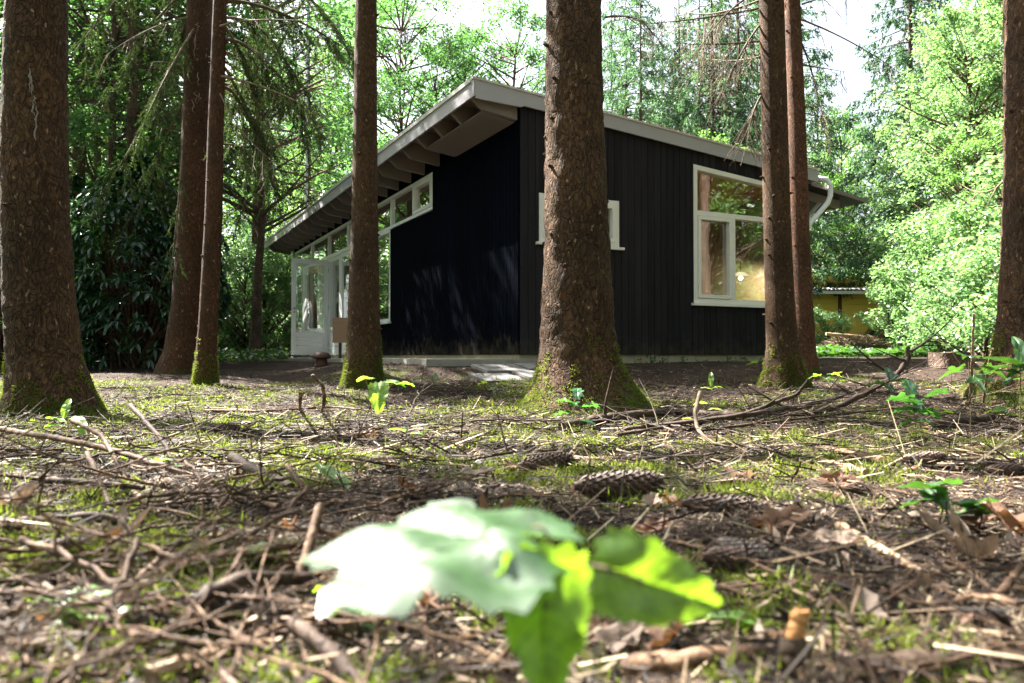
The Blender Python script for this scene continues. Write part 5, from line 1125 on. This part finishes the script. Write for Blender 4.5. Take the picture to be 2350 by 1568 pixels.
# ------------------------------------------------------------------ leaves
def outline(kind, n=60):
    t = np.linspace(-math.pi, math.pi, n, endpoint=False)      # 0 = tip
    if kind == 'maple':
        r = np.full(n, .34)
        for c, a, w_ in ((0, .66, .34), (1.0, .58, .33), (-1.0, .58, .33), (2.05, .34, .34), (-2.05, .34, .34)):
            dlt = np.abs((t - c + math.pi) % (2 * math.pi) - math.pi); r = np.maximum(r, .34 + a * np.clip(1 - dlt / w_, 0, 1) ** .8)
        r = r * (1 + .06 * np.sign(np.sin(t * 17)));  r[np.abs(np.abs(t) - math.pi) < .2] *= .45
        return np.stack([r * np.cos(t) + .1, r * np.sin(t)], 1)
    if kind == 'sycamore':
        r = np.full(n, .68)
        for c, a, w_ in ((0, .50, .55), (1.08, .42, .5), (-1.08, .42, .5), (2.15, .22, .45), (-2.15, .22, .45)):
            dlt = np.abs((t - c + math.pi) % (2 * math.pi) - math.pi); r = np.maximum(r, .68 + a * .72 * np.clip(1 - dlt / w_, 0, 1) ** .9)
        r = r * (1 + .035 * np.sign(np.sin(t * 23))); r[np.abs(np.abs(t) - math.pi) < .2] *= .5
        return np.stack([r * np.cos(t) + .1, r * np.sin(t)], 1)
    if kind == 'holly': wv = .27 * (1 + .28 * np.cos(t * 9)); return np.stack([np.cos(t) * .5 * (1 + .1 * (np.cos(t * 9) - 1)) + .0, np.sin(t) * wv], 1) * 1.6
    if kind == 'serrate': rr = 1 + .05 * np.sign(np.sin(t * 15)); return np.stack([np.cos(t) * .62 * rr + .1 * np.cos(2 * t), np.sin(t) * .40 * rr * (1 - .25 * np.cos(t))], 1)
    if kind == 'oak': rr = 1 + .16 * np.cos(t * 8); return np.stack([np.cos(t) * .8, np.sin(t) * .38 * rr], 1)
    return np.stack([np.cos(t) * .75, np.sin(t) * .27 * (1 - .15 * np.cos(t))], 1)      # lance
def leaf_add(g, kind, size, M4, fold=.25, droop=.3, wave=.04, seed=0, n=60, mat=0, rings=5):
    """leaf blade in local x (tip) / y; M4 places it"""
    q = np.random.default_rng(seed); o = outline(kind, n); V = [np.array([[0, 0, 0.]])]
    ph = q.random(3) * 6.28
    for k in range(1, rings + 1):
        f = k / rings; V.append(np.stack([o[:, 0] * f, o[:, 1] * f, 0 * o[:, 0]], 1))
    V = np.concatenate(V); x, y = V[:, 0], V[:, 1]
    V[:, 2] = fold * np.abs(y) - droop * x * x * np.sign(1) * .8 + wave * np.sin(x * 9 + ph[0]) * np.cos(y * 8 + ph[1]) + wave * .6 * np.sin(y * 17 + ph[2]) * np.abs(y) * 2 - wave * .8 * np.exp(-(y / .035) ** 2)
    V = V * size; Vw = (np.array(M4.to_3x3()) @ V.T).T + np.array(M4.translation)
    F3 = [(0, 1 + i, 1 + (i + 1) % n) for i in range(n)]; F4 = [(1 + (k - 1) * n + i, 1 + k * n + i, 1 + k * n + (i + 1) % n, 1 + (k - 1) * n + (i + 1) % n) for k in range(1, rings) for i in range(n)]
    g.add(Vw, F3, mat, True); g.Fs.append((np.array(F4) + (g.n - len(Vw)), mat, True))
def mat4(p, yaw, pitch=0, roll=0): return Matrix.Translation(Vector(p)) @ Matrix.Rotation(yaw, 4, 'Z') @ Matrix.Rotation(-pitch, 4, 'Y') @ Matrix.Rotation(roll, 4, 'X')
def dead_leaf(xd, yd, size, kind, mat, label, yaw, seed, curl=.5, lift=.008, pitch=.15, roll=.2):
    p = ground_hit(xd, yd); g = NM(); leaf_add(g, kind, size, mat4((0, 0, 0), 0, pitch, roll), curl, -curl, .09, seed, 40)
    g.tube([(-.35 * size, 0, 0), (-.7 * size, .05 * size, .12 * size), (-1.0 * size, .05 * size, .1 * size)], .0012, 5)
    o = g.build('dead_leaf', M[mat], loc=(p[0], p[1], p[2] + lift)); o.rotation_euler.z = yaw; return tag(o, label, 'dead leaf', 'dead leaves on the forest floor')
dl = [(1095, 1108, .048, 'serrate', 'dead_pale', 'pale curled dry leaf behind the big green leaf', .3), (2252, 1300, .060, 'maple', 'dead_pale', 'large pale dry leaf at the lower right', 2.6), (950, 1410, .046, 'serrate', 'dead_brown', 'curled grey brown leaf under the big pale leaf', 2.2),
      (1790, 1225, .05, 'oak', 'dead_brown', 'curled reddish leaf beside the long cone', .4), (1495, 1178, .036, 'serrate', 'dead_pale', 'small pale leaf touching the left end of the long cone', 1.2), (270, 1265, .034, 'maple', 'dead_pale', 'greyish dry leaf under the twigs at the left front', .9),
      (1500, 1238, .034, 'oak', 'dead_brown', 'dark rolled leaf in front of the long cone', .2), (840, 1010, .06, 'oak', 'dead_brown', 'reddish oak leaf on the sunlit litter', .1), (20, 1180, .05, 'serrate', 'dead_pale', 'pale dry leaf at the left edge', .5), (1700, 1105, .045, 'serrate', 'dead_pale', 'pale leaf scrap behind the broken cone', 2.9),
      (890, 1080, .05, 'oak', 'dead_pale', 'light dry leaf left of the dark cone', 1.9), (2330, 1240, .05, 'oak', 'dead_brown', 'brown leaf at the right edge', 2.0), (1420, 1510, .035, 'serrate', 'dead_pale', 'pale scrap of leaf at the bottom beside the hanging green leaf', .7), (1990, 1450, .03, 'oak', 'dead_pale', 'small grey leaf in the shade at the lower right', 1.4), (1120, 1260, .04, 'maple', 'dead_brown', 'brown leaf hidden behind the big pale leaf', 1)]
for i, (xd, yd, s, k, m, lb, yaw) in enumerate(dl): dead_leaf(xd, yd, s, k, m, lb, yaw, 300 + i, .35 + .25 * (i % 3), .012)
n0 = 60
DLM = []
for i in range(4):
    g = NM(); leaf_add(g, ('oak', 'serrate', 'maple', 'lance')[i], .04, mat4((0, 0, 0), 0, .1, .2), .5, -.5, .1, 330 + i, 28, 0, 3); DLM.append(g.mesh('dead_leaf', [M['dead_pale' if i % 2 else 'dead_brown']]))
for i in range(70):
    xd = q.uniform(-40, 2400); yd = 900 + 640 * q.random() ** 1.6; p = ground_hit(xd, yd); o = bpy.data.objects.new('dead_leaf', DLM[i % 4]); C.objects.link(o); o.location = (p[0], p[1], p[2] + .006)
    o.rotation_euler = (q.normal() * .3, q.normal() * .3, q.uniform(0, 6.28)); s = q.uniform(.45, 1.0); o.scale = (s, s, s); tag(o, 'small withered leaf scrap scattered on the forest floor', 'dead leaf', 'leaf scraps on the forest floor')

def seedling(xd, yb, leaves, label, kind='maple', mat='seedling', cat='seedling', name='seedling', stem_r=.0012, Y=None, size=.04, stem='grey_twig', twigpts=None, group=None, fac=1.5):
    """leaves: list of (col, row, size, yaw, pitch, roll); the stem runs from the ground to the topmost leaf"""
    b = ground_hit(xd, yb) if Y is None else at(xd, yb, Y); e = empty(name, b, 0, label, cat, group)
    tops = [at(l[0], l[1], b[1] + (l[6] if len(l) > 6 else 0)) - b for l in leaves]; k = int(np.argmax([t[2] for t in tops])); top = tops[k] + (0, 0, -.004)
    g = NM(); g.tube(bez(np.zeros(3) - (0, 0, .01), top * .5 + (.01, 0, .01), top, 9), stem_r, 6)
    for i, t in enumerate(tops):
        if i != k: u = .55 + .3 * (i % 2); s0 = np.array((0, 0, 0)) + top * u; g.tube(bez(s0, (s0 + t) / 2 + (0, 0, .01), t, 6), stem_r * .6, 5)
    g.build('stem', M[stem], e)
    for i, (l, t) in enumerate(zip(leaves, tops)):
        g = NM(); leaf_add(g, kind, l[2] * fac, mat4((0, 0, 0), l[3], l[4], l[5]), .15, .35, .05, int(xd) + i, 44, 0, 4); g.build('leaf', M[mat], e).location = t
    return e
sd = seedling
sd(857, 1030, [(840, 868, .036, 2.6, -.1, .2), (868, 905, .058, -1.5, -1.25, .1), (905, 878, .036, .1, -.2, .2), (930, 880, .03, .4, -.1, -.2)], 'seedling with a glowing backlit leaf in front of the straight trunk', 'serrate', stem_r=.0014)
sd(1330, 990, [(1325, 900, .04, 1.5, .6, .1), (1300, 920, .04, 2.9, .2, .3), (1352, 930, .042, .1, .0, -.4), (1290, 948, .036, 3.0, -.2, .3), (1350, 968, .034, -.4, -.4, .2), (1318, 925, .035, -1.7, -.2, 0)], 'bright holly seedling at the foot of the biggest trunk', 'holly', 'holly')
sd(2103, 1010, [(2088, 890, .045, 1.5, .9, .2), (2070, 915, .055, 3.0, .1, .5), (2140, 905, .055, .15, .3, -.5), (2075, 940, .045, 3.0, -.1, .4), (2125, 945, .045, -.1, -.2, -.4), (2085, 968, .04, 2.9, -.3, .3), (2128, 970, .035, -.2, -.3, .2), (2100, 925, .045, -1.6, -.2, 0)], 'dark holly seedling left of the short thick fallen branch', 'holly', 'holly')
sd(2030, 985, [(2040, 855, .036, 1.5, .8, .1), (2010, 880, .045, 3.0, -.1, .3), (2065, 872, .045, .1, .1, -.2), (2035, 885, .042, -1.4, -.3, .1), (2050, 862, .035, .8, .3, .1)], 'grey blue leafed seedling above the hooked branch', 'oak', 'ivy')
sd(155, 1010, [(152, 935, .04, 1.6, 1.0, .1), (130, 960, .045, 2.9, .2, .2), (180, 965, .055, -.6, -.3, .2), (190, 985, .045, -.9, -.4, .1), (125, 975, .035, 3.1, 0, .1)], 'narrow leaved seedling in front of the left trunk foot', 'lance')
sd(2225, 1050, [(2222, 818, .055, 1.2, .2, .2), (2200, 850, .06, 2.9, -.2, .4), (2262, 845, .06, .1, -.2, -.3), (2235, 865, .055, -1.5, -.5, .1)], 'maple seedling with broad leaves near the right edge', 'maple', 'ivy', fac=1.15)
sd(2335, 1050, [(2340, 800, .06, 1.4, 1.0, .1), (2310, 828, .07, 2.9, .3, .2), (2300, 850, .06, 3.1, 0, .1), (2345, 850, .06, .2, .2, 0), (2320, 870, .05, -2.6, -.2, .2), (2350, 820, .06, .4, .5, 0)], 'rhododendron seedling at the right edge', 'lance', 'ivy', fac=1.2)
sd(2150, 1205, [(2128, 1118, .03, 2.6, .1, .3), (2163, 1108, .03, .4, .1, -.3), (2110, 1150, .026, 3.0, -.2, .2), (2148, 1140, .028, -1.4, -.4, .1)], 'dark green bramble leaves in the shade at the right front', 'serrate', 'ivy')
sd(2240, 1215, [(2215, 1160, .026, 2.8, .1, .2), (2250, 1150, .03, .3, .0, -.2), (2262, 1172, .028, -.2, -.1, .1), (2225, 1178, .03, 3.0, -.1, .1)], 'flat bramble leaves in the shade near the right edge', 'serrate', 'ivy')
sd(1130, 915, [(1115, 878, .045, 2.9, 0, .3), (1150, 880, .045, .2, 0, -.3), (1132, 890, .04, -1.5, -.5, .1)], 'small maple seedling left of the mossy roots of the biggest trunk', 'maple')
sd(1000, 900, [(1000, 862, .045, 1.5, .7, .1), (988, 872, .04, 2.8, .1, .2), (1015, 875, .04, .3, .1, -.2)], 'small green sprout on the sunlit strip left of the biggest trunk', 'lance')
sd(1880, 950, [(1870, 900, .035, 2.8, 0, .2), (1893, 903, .04, -.3, -.2, .1), (1882, 912, .03, -1.5, -.4, 0)], 'yellow green seedling in front of the reddish trunk', 'serrate')
sd(1895, 920, [(1880, 862, .05, 2.8, 0, .2), (1910, 858, .05, .3, 0, -.2), (1895, 868, .045, -1.5, -.4, 0), (1925, 872, .04, -.1, -.2, 0)], 'maple seedling right of the reddish trunk', 'maple')
sd(1632, 925, [(1632, 868, .05, 1.3, 1.1, .1), (1622, 890, .04, 2.9, .2, .1), (1645, 888, .04, .2, .1, 0)], 'green sprout between the biggest trunk and the grey brown one', 'lance')
sd(1745, 858, [(1735, 832, .06, 2.8, 0, .2), (1758, 834, .06, .2, 0, -.2)], 'tiny maple seedling against the cabin foundation', 'maple')
sd(2290, 990, [(2300, 938, .05, .3, .3, .1), (2280, 945, .04, 2.9, .1, .2), (2325, 952, .04, 0, -.1, 0)], 'yellow green leaves low at the right edge', 'serrate')
sd(2150, 975, [(2140, 938, .035, 2.7, 0, .2), (2170, 945, .04, .2, 0, -.2), (2150, 955, .035, -1.4, -.4, 0)], 'pale seedling beside the dark holly', 'serrate')
sd(1640, 990, [(1610, 925, .035, 2.9, 0, .2), (1640, 938, .035, -.2, 0, 0), (1575, 960, .03, 3.0, -.1, .1)], 'pale seedling behind the hooked twig', 'serrate')
sd(945, 930, [(930, 878, .05, 2.6, 0, .2), (958, 870, .05, .3, .2, -.2)], 'dark leaf pair just right of the straight trunk', 'serrate', 'ivy')
low = [(165, 1440, [(120, 1375, .022, 2.9, .1, .1), (190, 1365, .024, .2, .1, .1), (170, 1395, .028, -1.2, -.1, .1)], 'pale bleached trefoil leaves at the lower left'), (235, 1470, [(205, 1400, .024, 2.8, .1, 0), (275, 1405, .024, -.1, .1, 0)], 'pale leaf pair right of the trefoil at the lower left'),
       (455, 1450, [(430, 1388, .022, 2.8, .1, 0), (485, 1400, .022, -.1, .1, 0)], 'pale leaf pair at the bottom left of the upright twig'), (800, 1460, [(765, 1350, .018, 2.6, -.1, .2), (812, 1345, .013, .4, .1, 0), (815, 1400, .02, -.6, -.3, .1)], 'green strawberry leaves under the big pale leaf'),
       (590, 1310, [(575, 1262, .022, 2.8, .1, 0), (612, 1255, .02, .3, .1, 0)], 'small green leaf pair inside the tangle'), (345, 1085, [(315, 1048, .035, 2.9, .1, .1), (365, 1055, .035, 0, .1, 0), (395, 1068, .03, -.3, 0, 0)], 'flat green leaves beyond the tangle at the left'),
       (760, 1120, [(745, 1075, .03, 2.2, .3, .2), (775, 1100, .03, -.6, -.3, 0)], 'light green folded leaf pointing up right of the sawn stick'), (930, 1010, [(915, 985, .04, 2.9, .1, .1), (955, 995, .035, -.2, 0, 0)], 'flat green leaves on the sunlit litter'),
       (300, 1300, [(280, 1275, .02, 2.9, 0, 0), (310, 1290, .02, -.4, 0, 0)], 'pale little leaves on the grey leaf at the left front'), (1700, 1460, [(1690, 1415, .02, 2.9, .1, 0), (1730, 1425, .02, -.1, 0, 0)], 'pale leaf pair below the tip of the right green leaf'), (560, 1300, [(540, 1290, .02, 3, .1, 0)], 'single yellow leaf inside the tangle'),
       (1060, 1350, [(1050, 1320, .02, 3, .1, 0)], 'leaf hidden below the big pale one')]
for xb, yb, L_, lb in low: sd(xb, yb, L_, lb, 'serrate', 'seedling', 'leaf', 'low_plant', .0008)
# small tufts of fresh green moss and sprigs near the right front
def tuft(xd, yd, s, label, n=1300, seed=0):
    q = np.random.default_rng(seed); p0 = ground_hit(xd, yd); g = NM(); ps = []; ds = []
    for k in range(26):
        b = np.array((q.normal() * s * .5, q.normal() * s * .5, 0)); d = np.array((q.normal() * .5, q.normal() * .5, 1.)); d /= np.linalg.norm(d); l = s * (.4 + .5 * q.random()); m = n // 26
        u = q.random(m); ps.append(b + d * (u * l)[:, None]); ds.append(nrm(rdir(m, q) + d * .6))
    p = np.concatenate(ps); d = np.concatenate(ds); g.quads(p, d, nrm(np.cross(d, rdir(len(p), q))), s * .11, s * .022, 0, .5)
    o = g.build('moss_tuft', M['moss'], loc=tuple(p0 - (0, 0, .004))); tag(o, label, 'moss', 'feathery moss tufts')
for i, (xd, yd, s, lb) in enumerate(((1880, 1480, .035, 'large feathery moss tuft beside the snapped twig end'), (2100, 1520, .04, 'mossy tuft above the bottom right branch'), (1730, 1350, .02, 'fresh green tuft right of the right green leaf'), (1860, 1360, .02, 'fresh green tuft below the splinter'), (780, 1110, .03, 'moss tuft between the sawn stick and the sunlit strip'),
        (560, 1105, .03, 'moss tuft in front of the sawn stick'), (430, 1340, .025, 'moss tuft in the tangle'), (70, 1250, .03, 'moss tuft at the left edge in the tangle'), (210, 1180, .03, 'moss tuft behind the tangle at the left'), (1950, 1250, .022, 'moss sprig beside the splinter'), (2050, 1230, .022, 'moss sprig above the splinter'), (1330, 1540, .03, 'moss tuft at the bottom by the hanging leaf'), (330, 1240, .025, 'moss tuft under the sweeping twig'))):
    tuft(xd, yd, s, lb, seed=400 + i)

# the blurred leaves right in front of the lens
def near_plant():
    Y = .30; base = at(1262, 1240, Y); root = np.array((base[0] + .004, base[1] + .01, float(gz(base[0], base[1] + .01))))
    e = empty('maple_sapling', root, 0, 'blurred green maple sapling right in front of the lens', 'sapling')
    g = NM(); top = base - root; g.tube(bez(np.zeros(3) - (0, 0, .01), top * .5 + (.003, .004, 0), top, 10), .0011, 6)
    L = [((1105, 1212), .30, .066, R(168), R(3), R(-7), 'sycamore', -.16, .30), ((1250, 1400), .28, .044, R(-70), R(-82), R(0), 'serrate', .1, .1), ((1478, 1335), .295, .041, R(-6), R(-16), R(72), 'serrate', .1, .2)]
    st = []
    for i, ((xd, yd), Yl, s, yaw, pit, rol, k, fo, dr) in enumerate(L):
        p = at(xd, yd, Yl) - root; a = top - (0, 0, .004 * i); b = p if i else p + (.02, 0, .0)
        g.tube(bez(a, (a + b) / 2 + (0, 0, .004), b, 6), .0008, 5)
        gl = NM(); M4_ = mat4((0, 0, 0), yaw, pit, rol); leaf_add(gl, k, s, M4_, fo, dr, .05, 500 + i, 60, 0, 8)
        q = np.random.default_rng(500 + i); ph = q.random(3) * 6.28; veins = []
        if i == 0:
            for aa, ll in ((0, 1.0), (1.08, .85), (-1.08, .85), (2.15, .6), (-2.15, .6)):
                veins.append(((0, 0), (ll * math.cos(aa) + .05, ll * math.sin(aa)), .0075))
                for f_ in (.3, .5, .7):
                    for sg in (-1, 1): b_ = (ll * f_ * math.cos(aa), ll * f_ * math.sin(aa)); veins.append((b_, (b_[0] + .22 * math.cos(aa + sg * .8), b_[1] + .22 * math.sin(aa + sg * .8)), .004))
        else:
            veins.append(((-.5, 0), (.7, 0), .009))
            for f_ in np.linspace(-.35, .5, 7):
                for sg in (-1, 1): veins.append(((f_, 0), (f_ + .2, sg * .3 * (1 - abs(f_ - .05))), .0045))
        for a_, b_, rv in veins:
            t_ = np.linspace(0, 1, 7); x_ = a_[0] + (b_[0] - a_[0]) * t_; y_ = a_[1] + (b_[1] - a_[1]) * t_
            z_ = fo * np.abs(y_) - dr * x_ * x_ * .8 + .05 * np.sin(x_ * 9 + ph[0]) * np.cos(y_ * 8 + ph[1]) + .03 * np.sin(y_ * 17 + ph[2]) * np.abs(y_) * 2 - .04 * np.exp(-(y_ / .035) ** 2)
            Q_ = np.stack([x_, y_, z_], 1) * s; Q_ = (np.array(M4_.to_3x3()) @ Q_.T).T; gl.tube(Q_, np.linspace(rv, rv * .4, 7) * s, 5, 1)
        o = gl.build('leaf', [M['seedling_near' if i else 'near_leaf'], M['vein']], e); o.location = p
    g.build('stem', M['grey_twig'], e)
near_plant()
